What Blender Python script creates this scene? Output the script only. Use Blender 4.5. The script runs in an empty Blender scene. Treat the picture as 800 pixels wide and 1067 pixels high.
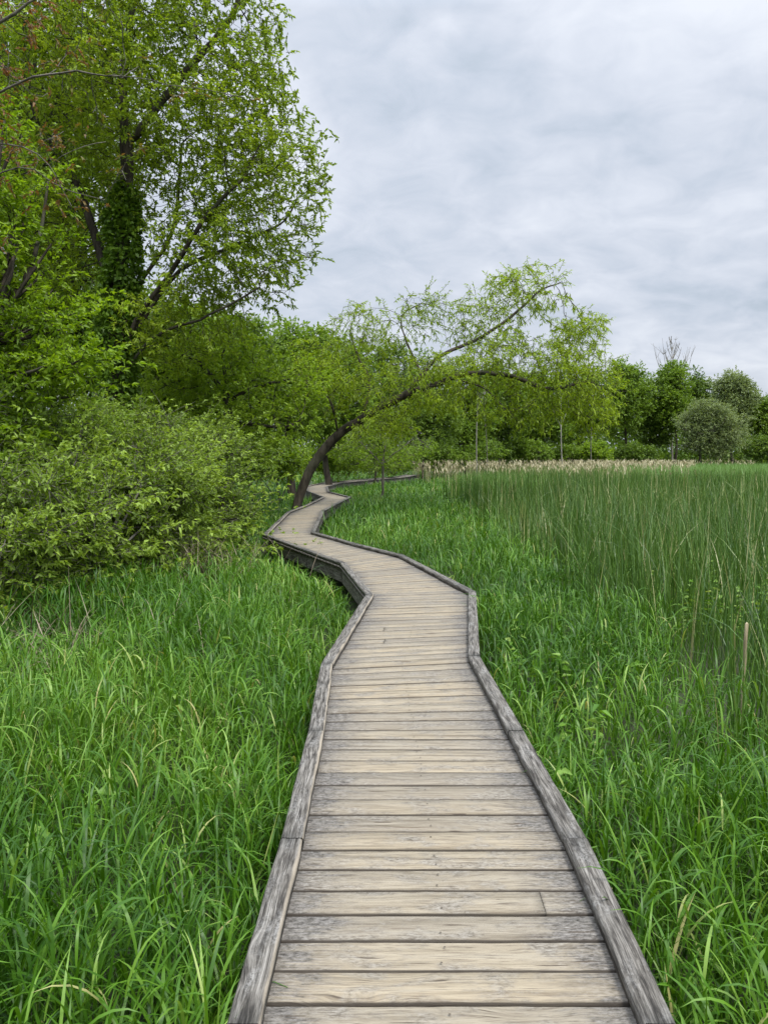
import bpy, math, random
import numpy as np
from mathutils import Vector
R = math.radians
rng = np.random.default_rng(7)
scene = bpy.context.scene
C = scene.collection

# ------------------------------------------------------------------ camera
CAM_Z = 2.08
PITCH = R(4.2)
FPX, U0, V0 = 770.0, 400.0, 533.5
cam_d = bpy.data.cameras.new('camera')
cam_d.sensor_fit = 'VERTICAL'; cam_d.sensor_height = 36.0
cam_d.lens = FPX / 1067 * 36
cam_d.clip_start = 0.05; cam_d.clip_end = 5000
cam = bpy.data.objects.new('camera', cam_d); C.objects.link(cam)
cam.location = (0, 0, CAM_Z); cam.rotation_euler = (R(90) - PITCH, 0, 0)
scene.camera = cam

# ------------------------------------------------------------------ world
SUN_EL, SUN_AZ = R(58), R(150)
w = bpy.data.worlds.new('World'); scene.world = w; w.use_nodes = True
nt = w.node_tree; nt.nodes.clear()
def N(nt, t, **k):
    n = nt.nodes.new(t)
    for a, b in k.items(): setattr(n, a, b)
    return n
def L(nt, a, b): nt.links.new(a, b)
def math_node(nt, op, a, b=None, c=None):
    n = N(nt, 'ShaderNodeMath', operation=op)
    for i, v in enumerate((a, b, c)):
        if v is None: continue
        if isinstance(v, (int, float)): n.inputs[i].default_value = v
        else: L(nt, v, n.inputs[i])
    return n.outputs[0]
def ramp(nt, fac, stops, interp='LINEAR'):
    n = N(nt, 'ShaderNodeValToRGB'); cr = n.color_ramp; cr.interpolation = interp
    while len(cr.elements) < len(stops): cr.elements.new(0.5)
    for e, (p, c) in zip(cr.elements, stops):
        e.position = p; e.color = (c, c, c, 1) if isinstance(c, (int, float)) else (*c, 1)
    L(nt, fac, n.inputs[0]); return n.outputs[0]
def mixc(nt, fac, a, b, mode='MIX'):
    n = N(nt, 'ShaderNodeMix', data_type='RGBA', blend_type=mode)
    for s, v in ((0, fac), (6, a), (7, b)):
        if isinstance(v, (int, float)): n.inputs[s].default_value = v
        elif isinstance(v, tuple): n.inputs[s].default_value = (*v, 1)
        else: L(nt, v, n.inputs[s])
    return n.outputs[2]
sky = N(nt, 'ShaderNodeTexSky', sky_type='NISHITA', sun_disc=False)
sky.sun_elevation = SUN_EL; sky.sun_rotation = SUN_AZ; sky.dust_density = 2.0
bg1 = N(nt, 'ShaderNodeBackground'); bg1.inputs[1].default_value = 0.08
L(nt, sky.outputs[0], bg1.inputs[0])
tc = N(nt, 'ShaderNodeTexCoord'); sep = N(nt, 'ShaderNodeSeparateXYZ')
L(nt, tc.outputs['Generated'], sep.inputs[0])
zz = math_node(nt, 'MAXIMUM', sep.outputs[2], 0.0)
den = math_node(nt, 'ADD', zz, 0.30)
cx = math_node(nt, 'DIVIDE', sep.outputs[0], den); cy = math_node(nt, 'DIVIDE', sep.outputs[1], den)
cmb = N(nt, 'ShaderNodeCombineXYZ'); L(nt, cx, cmb.inputs[0]); L(nt, cy, cmb.inputs[1])
n1 = N(nt, 'ShaderNodeTexNoise'); n1.inputs['Scale'].default_value = 2.3; n1.inputs['Detail'].default_value = 5; n1.inputs['Roughness'].default_value = 0.5; n1.inputs['Distortion'].default_value = 0.35
n2 = N(nt, 'ShaderNodeTexNoise'); n2.inputs['Scale'].default_value = 9.0; n2.inputs['Detail'].default_value = 6; n2.inputs['Roughness'].default_value = 0.55; n2.inputs['Distortion'].default_value = 0.5
mp = N(nt, 'ShaderNodeMapping'); mp.inputs['Scale'].default_value = (0.9, 1.05, 1); mp.inputs['Rotation'].default_value = (0, 0, 0.35); mp.inputs['Location'].default_value = (3.1, 1.7, 0)
L(nt, cmb.outputs[0], mp.inputs[0]); L(nt, mp.outputs[0], n1.inputs['Vector']); L(nt, mp.outputs[0], n2.inputs['Vector'])
cf = math_node(nt, 'ADD', math_node(nt, 'MULTIPLY', n1.outputs[0], 0.62), math_node(nt, 'MULTIPLY', n2.outputs[0], 0.38))
ccol = ramp(nt, cf, [(0.32, (0.41, 0.48, 0.56)), (0.43, (0.52, 0.575, 0.665)), (0.50, (0.585, 0.63, 0.715)), (0.57, (0.65, 0.69, 0.77)), (0.68, (0.74, 0.775, 0.84))])
# overcast sky: brighter overhead than towards the horizon
zen = ramp(nt, zz, [(0.0, 0.66), (0.12, 0.76), (0.5, 0.84), (0.72, 2.5), (1.0, 3.1)])
ccol = mixc(nt, 1.0, ccol, zen, 'MULTIPLY')
bg2 = N(nt, 'ShaderNodeBackground'); L(nt, ccol, bg2.inputs[0]); bg2.inputs[1].default_value = 1.0
mx = N(nt, 'ShaderNodeMixShader'); mx.inputs[0].default_value = 0.93
L(nt, bg1.outputs[0], mx.inputs[1]); L(nt, bg2.outputs[0], mx.inputs[2])
out = N(nt, 'ShaderNodeOutputWorld'); L(nt, mx.outputs[0], out.inputs[0])

sun_d = bpy.data.lights.new('sun', 'SUN'); sun_d.energy = 2.5; sun_d.angle = R(14); sun_d.color = (1, 0.96, 0.9)
sun = bpy.data.objects.new('sun', sun_d); C.objects.link(sun)
sd = Vector((math.sin(SUN_AZ) * math.cos(SUN_EL), math.cos(SUN_AZ) * math.cos(SUN_EL), math.sin(SUN_EL)))
sun.rotation_euler = sd.to_track_quat('Z', 'Y').to_euler()
sun.location = (0, 0, 30)
vs = scene.view_settings
vs.view_transform = 'Standard'; vs.look = 'None'; vs.exposure = 0.6; vs.gamma = 1.0; vs.use_curve_mapping = False
try:
    scene.cycles.max_bounces = 6; scene.cycles.diffuse_bounces = 3; scene.cycles.glossy_bounces = 2
    scene.cycles.transmission_bounces = 4
except Exception: pass

# ------------------------------------------------------------------ helpers
def P(u, v, d):
    """point on the sight line of photo pixel (u, v) at ground distance y = d"""
    x, yy = (u - U0) / FPX, -(v - V0) / FPX
    fy = math.cos(PITCH) + yy * math.sin(PITCH); fz = -math.sin(PITCH) + yy * math.cos(PITCH)
    return np.array((x / fy * d, d, CAM_Z + fz / fy * d))
def G(u, v, z=0.0):
    x, yy = (u - U0) / FPX, -(v - V0) / FPX
    fy = math.cos(PITCH) + yy * math.sin(PITCH); fz = -math.sin(PITCH) + yy * math.cos(PITCH)
    t = (z - CAM_Z) / fz
    return np.array((x * t, fy * t))
def tag(o, label=None, cat=None, group=None, kind=None):
    if label: o['label'] = label
    if cat: o['category'] = cat
    if group: o['group'] = group
    if kind: o['kind'] = kind
    return o
def empty(name, loc, label, cat, group=None):
    o = bpy.data.objects.new(name, None); C.objects.link(o); o.location = [float(a) for a in loc]
    o.empty_display_size = 0.3
    return tag(o, label, cat, group)
def mesh_obj(name, verts, faces, mat, parent=None, attrs=None, uv=None, smooth=False):
    """verts (n,3); faces (m,k) int array or list of such arrays; attrs: point float attributes"""
    if not isinstance(faces, list): faces = [faces]
    faces = [np.asarray(f, dtype=np.int32) for f in faces if len(f)]
    verts = np.asarray(verts, dtype=np.float32)
    if parent is not None: verts = verts - np.array(parent.location, dtype=np.float32)
    me = bpy.data.meshes.new(name)
    me.vertices.add(len(verts)); me.vertices.foreach_set('co', verts.ravel())
    nl = sum(f.size for f in faces); nf = sum(len(f) for f in faces)
    me.loops.add(nl); me.polygons.add(nf)
    me.loops.foreach_set('vertex_index', np.concatenate([f.ravel() for f in faces]))
    tot = np.concatenate([np.full(len(f), f.shape[1], dtype=np.int32) for f in faces])
    st = np.concatenate([[0], np.cumsum(tot)[:-1]]).astype(np.int32)
    me.polygons.foreach_set('loop_start', st)
    try: me.polygons.foreach_set('loop_total', tot)
    except Exception: pass
    if smooth: me.polygons.foreach_set('use_smooth', np.ones(nf, dtype=bool))
    for k, a in (attrs or {}).items():
        at = me.attributes.new(k, 'FLOAT', 'POINT'); at.data.foreach_set('value', np.asarray(a, dtype=np.float32))
    if uv is not None:
        l = me.uv_layers.new(name='UVMap')
        idx = np.concatenate([f.ravel() for f in faces])
        l.data.foreach_set('uv', np.asarray(uv, dtype=np.float32)[idx].ravel())
    me.update(calc_edges=True); me.validate(verbose=False)
    me.materials.append(mat)
    o = bpy.data.objects.new(name, me); C.objects.link(o)
    if parent is not None: o.parent = parent
    return o
def nrm(a): return a / np.maximum(np.linalg.norm(a, axis=-1, keepdims=True), 1e-9)

class Bag:
    """collects vertex / face / attribute arrays for one mesh"""
    def __init__(s): s.v = []; s.q = []; s.a = []; s.n = 0
    def add(s, v, q, a=None):
        s.v.append(v); s.q.append(np.asarray(q) + s.n); s.n += len(v)
        s.a.append(np.zeros(len(v)) if a is None else a)
    def obj(s, name, mat, parent=None, smooth=False):
        if not s.v: return None
        ks = {}
        for f in s.q: ks.setdefault(f.shape[1], []).append(f)
        return mesh_obj(name, np.concatenate(s.v), [np.concatenate(f) for f in ks.values()], mat, parent, {'rnd': np.concatenate(s.a)}, smooth=smooth)

def frame(d):
    ref = np.where(np.abs(d[:, 2:3]) > 0.9, np.array([[1., 0, 0]]), np.array([[0, 0, 1.]]))
    u = nrm(np.cross(ref, d)); return u, np.cross(d, u)
def tubes(A, B, da, db, ra, rb, sides):
    n = len(A); ang = np.linspace(0, 2 * np.pi, sides, endpoint=False)
    c, s = np.cos(ang)[None, :, None], np.sin(ang)[None, :, None]
    ua, va = frame(da); ub, vb = frame(db)
    flip = (np.sum(ua * ub, 1) < 0)[:, None]; ub = np.where(flip, -ub, ub); vb = np.where(flip, -vb, vb)
    ring0 = A[:, None] + ra[:, None, None] * (ua[:, None] * c + va[:, None] * s)
    ring1 = B[:, None] + rb[:, None, None] * (ub[:, None] * c + vb[:, None] * s)
    v = np.concatenate([ring0, ring1], 1).reshape(-1, 3)
    i = np.arange(sides); j = (i + 1) % sides
    f = np.stack([i, j, j + sides, i + sides], 1)[None] + (np.arange(n) * 2 * sides)[:, None, None]
    return v, f.reshape(-1, 4)
def poly_tube(bag, pts, radii, sides=8, a=0.5):
    """one continuous tube along a polyline"""
    pts = np.asarray(pts, float); radii = np.asarray(radii, float)
    d = nrm(np.gradient(pts, axis=0)); u, v = frame(d)
    for k in range(1, len(u)):
        w_ = u[k - 1] - d[k] * np.dot(u[k - 1], d[k]); w_ /= np.linalg.norm(w_) + 1e-9
        u[k] = w_; v[k] = np.cross(d[k], w_)
    ang = np.linspace(0, 2 * np.pi, sides, endpoint=False)
    ring = pts[:, None] + radii[:, None, None] * (u[:, None] * np.cos(ang)[None, :, None] + v[:, None] * np.sin(ang)[None, :, None])
    V = ring.reshape(-1, 3); n = len(pts); i = np.arange(sides); j = (i + 1) % sides
    f = (np.stack([i, j, j + sides, i + sides], 1)[None] + (np.arange(n - 1) * sides)[:, None, None]).reshape(-1, 4)
    bag.add(V, f, np.full(len(V), a))
def smooth_line(pts, n):
    pts = np.asarray(pts, float); P_ = np.vstack([2 * pts[0] - pts[1], pts, 2 * pts[-1] - pts[-2]])
    t = np.linspace(0, len(pts) - 1 - 1e-6, n); i = t.astype(int); f = (t - i)[:, None]
    p0, p1, p2, p3 = P_[i], P_[i + 1], P_[i + 2], P_[i + 3]
    return 0.5 * (2 * p1 + (p2 - p0) * f + (2 * p0 - 5 * p1 + 4 * p2 - p3) * f ** 2 + (3 * p1 - p0 - 3 * p2 + p3) * f ** 3)

def leaves(bag, pos, d, length, width, rnd, up=0.8, fold=0.25, droop=0.2):
    """each leaf: two creased halves (six vertices, two quads)"""
    n = len(pos)
    if n == 0: return
    nr = nrm(rng.normal(size=(n, 3)) * 0.55 + np.array([0, 0, up]))
    d = nrm(d); side = nrm(np.cross(d, nr)); nr = np.cross(side, d)
    L_ = length[:, None]; W = width[:, None]
    base = pos; tip = pos + d * L_ - np.array([0, 0, 1.]) * L_ * droop
    m1 = pos + d * L_ * 0.30 + nr * 0.02 * L_; m2 = pos + d * L_ * 0.62 - np.array([0, 0, 1.]) * L_ * droop * 0.4
    l1 = m1 + side * W * 0.5 + nr * W * fold; r1 = m1 - side * W * 0.5 + nr * W * fold
    l2 = m2 + side * W * 0.36 + nr * W * fold * .6; r2 = m2 - side * W * 0.36 + nr * W * fold * .6
    V = np.stack([base, r1, r2, tip, l2, l1], 1).reshape(-1, 3)
    b = (np.arange(n) * 6)[:, None]
    q = np.concatenate([b + np.array([[0, 1, 2, 3]]), b + np.array([[0, 3, 4, 5]])])
    bag.add(V, q, np.repeat(rnd, 6))
def leaf_quads(bag, pos, d, length, width, rnd, up=0.8, droop=0.1):
    n = len(pos)
    nr = nrm(rng.normal(size=(n, 3)) * 0.6 + np.array([0, 0, up]))
    d = nrm(d); side = nrm(np.cross(d, nr)); L_ = length[:, None]; W = width[:, None]
    m = pos + d * L_ * 0.45
    V = np.stack([pos, m - side * W * .5, pos + d * L_ - np.array([0, 0, 1.]) * L_ * droop, m + side * W * .5], 1).reshape(-1, 3)
    q = (np.arange(n) * 4)[:, None] + np.array([[0, 1, 2, 3]])
    bag.add(V, q, np.repeat(rnd, 4))

# ------------------------------------------------------------------ materials
def new_mat(name):
    m = bpy.data.materials.new(name); m.use_nodes = True; m.node_tree.nodes.clear(); return m, m.node_tree
def leaf_mat(name, stops, rough=0.5, trans=0.35, tint=(1.25, 1.2, 0.5), spec=0.35, noise=0.25):
    m, nt = new_mat(name)
    at = N(nt, 'ShaderNodeAttribute', attribute_name='rnd')
    geo = N(nt, 'ShaderNodeNewGeometry')
    nz = N(nt, 'ShaderNodeTexNoise'); nz.inputs['Scale'].default_value = 0.7; nz.inputs['Detail'].default_value = 3
    L(nt, geo.outputs['Position'], nz.inputs['Vector'])
    f = math_node(nt, 'ADD', at.outputs['Fac'], math_node(nt, 'MULTIPLY', math_node(nt, 'SUBTRACT', nz.outputs[0], 0.5), noise * 2))
    k = len(stops)
    col = ramp(nt, f, [(i / (k - 1), c) if not isinstance(c[0], tuple) else (c[1], c[0]) for i, c in enumerate(stops)])
    p = N(nt, 'ShaderNodeBsdfPrincipled'); L(nt, col, p.inputs['Base Color']); p.inputs['Roughness'].default_value = rough
    p.inputs['Specular IOR Level'].default_value = spec
    t = N(nt, 'ShaderNodeBsdfTranslucent'); L(nt, mixc(nt, 1.0, col, tint, 'MULTIPLY'), t.inputs[0])
    mx = N(nt, 'ShaderNodeMixShader'); mx.inputs[0].default_value = trans
    L(nt, p.outputs[0], mx.inputs[1]); L(nt, t.outputs[0], mx.inputs[2])
    o = N(nt, 'ShaderNodeOutputMaterial'); L(nt, mx.outputs[0], o.inputs[0]); return m
def bark_mat(name, dark, light, scale=9.0):
    m, nt = new_mat(name)
    tc = N(nt, 'ShaderNodeTexCoord'); mp = N(nt, 'ShaderNodeMapping'); mp.inputs['Scale'].default_value = (1, 1, 0.22)
    L(nt, tc.outputs['Object'], mp.inputs[0])
    a = N(nt, 'ShaderNodeTexNoise'); a.inputs['Scale'].default_value = scale; a.inputs['Detail'].default_value = 6; a.inputs['Roughness'].default_value = .65
    L(nt, mp.outputs[0], a.inputs['Vector'])
    b = N(nt, 'ShaderNodeTexNoise'); b.inputs['Scale'].default_value = 1.3; b.inputs['Detail'].default_value = 3
    L(nt, tc.outputs['Object'], b.inputs['Vector'])
    col = ramp(nt, a.outputs[0], [(0.35, dark), (0.65, light)])
    col = mixc(nt, ramp(nt, b.outputs[0], [(0.5, 0.0), (0.72, 0.5)]), col, (0.10, 0.115, 0.07))
    p = N(nt, 'ShaderNodeBsdfPrincipled'); L(nt, col, p.inputs['Base Color']); p.inputs['Roughness'].default_value = .9; p.inputs['Specular IOR Level'].default_value = .15
    bu = N(nt, 'ShaderNodeBump'); bu.inputs['Strength'].default_value = .9; bu.inputs['Distance'].default_value = .03
    L(nt, a.outputs[0], bu.inputs['Height']); L(nt, bu.outputs[0], p.inputs['Normal'])
    o = N(nt, 'ShaderNodeOutputMaterial'); L(nt, p.outputs[0], o.inputs[0]); return m
def wood_mat(name, kind):
    """UV: u along the board in metres, v across (+ per-board offset); edge = metres to the kerb; rnd per board"""
    m, nt = new_mat(name)
    uv = N(nt, 'ShaderNodeUVMap', uv_map='UVMap')
    ed = N(nt, 'ShaderNodeAttribute', attribute_name='edge').outputs['Fac']
    rd = N(nt, 'ShaderNodeAttribute', attribute_name='rnd').outputs['Fac']
    kn = N(nt, 'ShaderNodeTexVoronoi'); kn.inputs['Scale'].default_value = 1.0; kn.inputs['Randomness'].default_value = 1.0
    kmp = N(nt, 'ShaderNodeMapping'); kmp.inputs['Scale'].default_value = (1.7, 5.0, 1); L(nt, uv.outputs[0], kmp.inputs[0]); L(nt, kmp.outputs[0], kn.inputs['Vector'])
    # the grain swells around each knot
    bend = N(nt, 'ShaderNodeCombineXYZ'); L(nt, math_node(nt, 'MULTIPLY', ramp(nt, kn.outputs['Distance'], [(0.0, 1.0), (0.12, .55), (0.34, 0.0)], 'EASE'), 0.045), bend.inputs[1])
    vadd = N(nt, 'ShaderNodeVectorMath', operation='ADD'); L(nt, uv.outputs[0], vadd.inputs[0]); L(nt, bend.outputs[0], vadd.inputs[1])
    def tex(sx, sy, sc, det=5, ro=.6, dist=0.0, ty='ShaderNodeTexNoise'):
        mp = N(nt, 'ShaderNodeMapping'); mp.inputs['Scale'].default_value = (sx, sy, 1)
        L(nt, vadd.outputs[0], mp.inputs[0]); t = N(nt, ty)
        t.inputs['Scale'].default_value = sc; t.inputs['Detail'].default_value = det; t.inputs['Roughness'].default_value = ro; t.inputs['Distortion'].default_value = dist
        L(nt, mp.outputs[0], t.inputs['Vector']); return t.outputs[0]
    grain = tex(1.5, 34, 1.0, 7, .62, .7)
    fine = tex(6.5, 190, 1.0, 4, .65, .25)
    blotch = tex(5, 11, 1.0, 5, .62, .3)
    pit = tex(36, 95, 1.0, 5, .78, .3)
    g2 = tex(3.0, 75, 1.0, 3, .5, 2.2)
    crack = tex(7.0, 110, 1.0, 2, .4, .2); lich = tex(55, 75, 1.0, 5, .75, .2); rg = tex(5.0, 55, 1.0, 6, .7, .5)
    if kind == 'deck':
        base = ramp(nt, grain, [(0.30, (0.115, 0.095, 0.068)), (0.42, (0.23, 0.20, 0.150)), (0.58, (0.305, 0.270, 0.208)), (0.72, (0.25, 0.23, 0.188))])
        hue = ramp(nt, rd, [(0.0, (0.84, 0.84, 0.86)), (0.5, (1.0, .98, .95)), (1.0, (1.08, 1.03, .95))])
        base = mixc(nt, 1.0, base, hue, 'MULTIPLY')
        base = mixc(nt, ramp(nt, fine, [(0.34, .85), (0.47, 0.0)]), base, (0.12, 0.095, 0.07))
        base = mixc(nt, ramp(nt, g2, [(0.30, .55), (0.40, 0.0)]), base, (0.115, 0.085, 0.06))
        base = mixc(nt, ramp(nt, blotch, [(0.48, 0.0), (0.64, .8)]), base, ramp(nt, pit, [(.40, (0.085, 0.073, 0.058)), (.5, (.20, .18, .15)), (.62, (0.29, 0.27, 0.235))]))
        # grey weathered bands where nobody treads, next to the kerbs
        e = math_node(nt, 'ADD', ed, math_node(nt, 'MULTIPLY', math_node(nt, 'SUBTRACT', blotch, .5), 0.55))
        e = math_node(nt, 'ADD', e, math_node(nt, 'MULTIPLY', math_node(nt, 'SUBTRACT', rd, .5), .10))
        e = math_node(nt, 'ADD', e, math_node(nt, 'MULTIPLY', math_node(nt, 'SUBTRACT', fine, .5), .30))
        wt = ramp(nt, e, [(0.0, .95), (0.05, .75), (0.10, .35), (0.22, 0.0)])
        grey = ramp(nt, pit, [(0.38, (0.04, 0.037, 0.033)), (0.47, (0.10, 0.092, 0.082)), (0.57, (0.175, 0.163, 0.148)), (0.72, (0.28, .265, .24))])
        col = mixc(nt, wt, base, grey)
        col = mixc(nt, ramp(nt, kn.outputs['Distance'], [(0.035, .9), (0.06, .45), (0.075, .7), (0.10, 0.0)]), col, (0.095, 0.065, 0.042))
        col = mixc(nt, ramp(nt, crack, [(0.29, .95), (0.345, 0.0)]), col, (0.075, 0.058, 0.042))
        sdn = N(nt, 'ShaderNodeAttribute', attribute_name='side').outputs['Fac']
        col = mixc(nt, math_node(nt, 'MULTIPLY', sdn, .9), col, (0.06, 0.05, 0.04))  # dirt on plank sides, painted darker to deepen the shade in the gaps
        # small dark pits
        col = mixc(nt, ramp(nt, pit, [(0.25, .85), (0.33, 0.0)]), col, (0.06, 0.05, 0.04))
        h = math_node(nt, 'ADD', math_node(nt, 'MULTIPLY', grain, .6), math_node(nt, 'ADD', math_node(nt, 'MULTIPLY', fine, .5), math_node(nt, 'MULTIPLY', pit, .35)))
    else:
        base = ramp(nt, rg, [(0.36, (0.022, 0.020, 0.017)), (0.44, (0.085, 0.077, 0.066)), (0.53, (0.17, 0.157, 0.137)), (0.66, (0.29, 0.272, 0.243))])
        base = mixc(nt, ramp(nt, fine, [(0.36, .85), (0.54, 0.0)]), base, (0.03, 0.027, 0.024))
        base = mixc(nt, ramp(nt, blotch, [(0.50, 0.0), (0.72, .75)]), base, ramp(nt, lich, [(0.42, (0.07, 0.066, 0.06)), (0.56, (0.34, 0.33, 0.31))]))
        base = mixc(nt, ramp(nt, g2, [(0.27, .95), (0.36, 0.0)]), base, (0.014, 0.012, 0.01))
        if kind == 'rail':   # worn pale arris on the inner edge
            e = math_node(nt, 'ADD', ed, math_node(nt, 'MULTIPLY', math_node(nt, 'SUBTRACT', tex(4, 4, 1, 4, .6), .5), 0.05))
            base = mixc(nt, ramp(nt, e, [(0.0, .8), (0.008, .55), (0.016, 0.0)]), base, (0.36, 0.31, 0.24))
        col = base
        h = math_node(nt, 'ADD', math_node(nt, 'MULTIPLY', rg, .9), math_node(nt, 'ADD', math_node(nt, 'MULTIPLY', fine, .5), math_node(nt, 'MULTIPLY', lich, .5)))
    p = N(nt, 'ShaderNodeBsdfPrincipled'); L(nt, col, p.inputs['Base Color']); p.inputs['Roughness'].default_value = .82; p.inputs['Specular IOR Level'].default_value = .25
    bu = N(nt, 'ShaderNodeBump'); bu.inputs['Strength'].default_value = .8; bu.inputs['Distance'].default_value = .005
    L(nt, h, bu.inputs['Height']); L(nt, bu.outputs[0], p.inputs['Normal'])
    o = N(nt, 'ShaderNodeOutputMaterial'); L(nt, p.outputs[0], o.inputs[0]); return m
def ground_mat():
    m, nt = new_mat('marsh soil')
    tc = N(nt, 'ShaderNodeTexCoord')
    a = N(nt, 'ShaderNodeTexNoise'); a.inputs['Scale'].default_value = 1.6; a.inputs['Detail'].default_value = 8; a.inputs['Roughness'].default_value = .7
    b = N(nt, 'ShaderNodeTexNoise'); b.inputs['Scale'].default_value = 30; b.inputs['Detail'].default_value = 5
    L(nt, tc.outputs['Object'], a.inputs['Vector']); L(nt, tc.outputs['Object'], b.inputs['Vector'])
    c1 = ramp(nt, a.outputs[0], [(0.35, (0.018, 0.018, 0.010)), (0.5, (0.022, 0.034, 0.010)), (0.65, (0.035, 0.06, 0.016))])
    c2 = mixc(nt, ramp(nt, b.outputs[0], [(0.4, 0.0), (0.7, .6)]), c1, (0.05, 0.042, 0.022))
    p = N(nt, 'ShaderNodeBsdfPrincipled'); L(nt, c2, p.inputs['Base Color']); p.inputs['Roughness'].default_value = .95
    o = N(nt, 'ShaderNodeOutputMaterial'); L(nt, p.outputs[0], o.inputs[0]); return m

M = {}
M['soil'] = ground_mat()
M['deck'] = wood_mat('weathered deck boards', 'deck'); M['rail'] = wood_mat('grey kerb timber', 'rail'); M['beam'] = wood_mat('dark under timber', 'beam')
M['grass'] = leaf_mat('reed canary grass', [(0.028, 0.090, 0.005), (0.057, 0.152, 0.008), (0.112, 0.24, 0.017), (0.25, 0.39, 0.08), (0.40, 0.38, 0.15)], .44, .32, spec=.34, noise=.2)
M['grass_blue'] = leaf_mat('blue green sedge', [(0.05, 0.11, 0.04), (0.085, 0.17, 0.06), (0.14, 0.25, 0.09)], .4, .3, tint=(1.1, 1.15, .6), spec=.5)
M['cattail'] = leaf_mat('cattail leaves', [(0.023, 0.059, 0.012), (0.043, 0.101, 0.015), (0.081, 0.162, 0.024), (0.180, 0.270, 0.072), (0.405, 0.387, 0.204)], .42, .22, spec=.4, noise=.3)
M['meadow'] = leaf_mat('pale meadow grass', [(0.12, 0.24, 0.06), (0.19, 0.31, 0.09)], .5, .3)
M['dry'] = leaf_mat('dry reed', [(0.30, 0.26, 0.13), (0.43, 0.385, 0.23), (0.54, 0.50, 0.34)], .7, .25, tint=(1, .9, .7))
M['stalk'] = leaf_mat('dead stalks', [(0.10, 0.075, 0.05), (0.20, 0.16, 0.11), (0.34, 0.29, 0.21)], .8, .1, tint=(1, .9, .7))
M['bark'] = bark_mat('dark bark', (0.022, 0.018, 0.014), (0.085, 0.072, 0.055))
M['bark_grey'] = bark_mat('grey bark', (0.06, 0.055, 0.045), (0.19, 0.175, 0.15))
M['bark_pale'] = bark_mat('pale dead wood', (0.13, 0.12, 0.10), (0.33, 0.31, 0.28))
M['lf_ash'] = leaf_mat('ash leaves', [(0.10, 0.17, 0.012), (0.20, 0.30, 0.02), (0.32, 0.43, 0.04)], trans=.48)
M['lf_elder'] = leaf_mat('box elder leaves', [(0.09, 0.17, 0.008), (0.17, 0.285, 0.012), (0.27, 0.41, 0.022)], trans=.48)
M['lf_ivy'] = leaf_mat('ivy', [(0.045, 0.095, 0.010), (0.10, 0.19, 0.016), (0.19, 0.31, 0.03)], .45, .3, spec=.35)
M['lf_willow'] = leaf_mat('willow leaves', [(0.14, 0.22, 0.010), (0.23, 0.335, 0.016), (0.31, 0.43, 0.03)], .5, .5)
M['lf_thicket'] = leaf_mat('thicket leaves', [(0.085, 0.145, 0.018), (0.175, 0.27, 0.032), (0.29, 0.41, 0.06)], trans=.4)
M['lf_bright'] = leaf_mat('bright leaves', [(0.11, 0.20, 0.012), (0.20, 0.32, 0.022), (0.30, 0.43, 0.045)], .5, .5)
M['lf_dark'] = leaf_mat('dark wood leaves', [(0.065, 0.122, 0.018), (0.124, 0.211, 0.027), (0.221, 0.333, 0.042)], trans=.4)
M['lf_mid'] = leaf_mat('mid wood leaves', [(0.095, 0.167, 0.018), (0.158, 0.265, 0.027), (0.252, 0.378, 0.045)], trans=.45)
M['lf_sage'] = leaf_mat('grey green leaves', [(0.120, 0.168, 0.060), (0.198, 0.264, 0.102), (0.300, 0.372, 0.162)])
M['lf_red'] = leaf_mat('young reddish leaves', [(0.07, 0.13, 0.016), (0.13, 0.17, 0.022), (0.19, 0.115, 0.035), (0.24, 0.10, 0.04)], noise=.45)

# ------------------------------------------------------------------ ground
def ground_z(x, y):
    x = np.asarray(x, float); y = np.asarray(y, float)
    return 0.05 * np.sin(x * .9 + 1.3) * np.cos(y * .55) + 0.03 * np.sin(x * 2.1 + y * 1.7) + 0.5 * np.clip((-x - 6 - 0.03 * y) / 14, 0, 1)
def build_ground():
    a = np.concatenate([-np.geomspace(900, 2, 40), np.linspace(-1.8, 1.8, 10), np.geomspace(2, 900, 40)])
    xs, ys = np.meshgrid(a, a + 10)
    zs = ground_z(xs, ys)
    n = len(a); V = np.stack([xs.ravel(), ys.ravel(), zs.ravel()], 1)
    i = np.arange(n * n).reshape(n, n)
    f = np.stack([i[:-1, :-1], i[:-1, 1:], i[1:, 1:], i[1:, :-1]], -1).reshape(-1, 4)
    o = mesh_obj('ground', V, f, M['soil'], smooth=True); tag(o, kind='structure')
build_ground()

# ------------------------------------------------------------------ boardwalk
DECK = 0.55; RT = 0.05      # deck height, kerb rail thickness
zr = DECK + RT
pairs_px = [((235, 1067), (706, 1067)), ((292, 873), (612, 873)), ((321, 761), (546, 761)), ((334, 691), (500, 683)), ((381, 619), (496, 616)),
            ((354, 586), (421, 578)), ((318, 573), (372, 566)), ((273.6, 556.5), (328.5, 554)), ((299, 533), (338, 532)), ((318, 526), (351, 525)), ((336, 517.5), (366, 517.5)), ((319, 511), (343, 512))]
Lp = [G(*a, z=zr) for a, b in pairs_px]; Rp = [G(*b, z=zr) for a, b in pairs_px]
d0 = (Lp[0] - Lp[1]) / np.linalg.norm(Lp[0] - Lp[1]); 
Lp.insert(0, np.array([Lp[0][0] - 0.02, -4.0])); Rp.insert(0, np.array([Rp[0][0] + 0.06, -4.0]))
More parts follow.
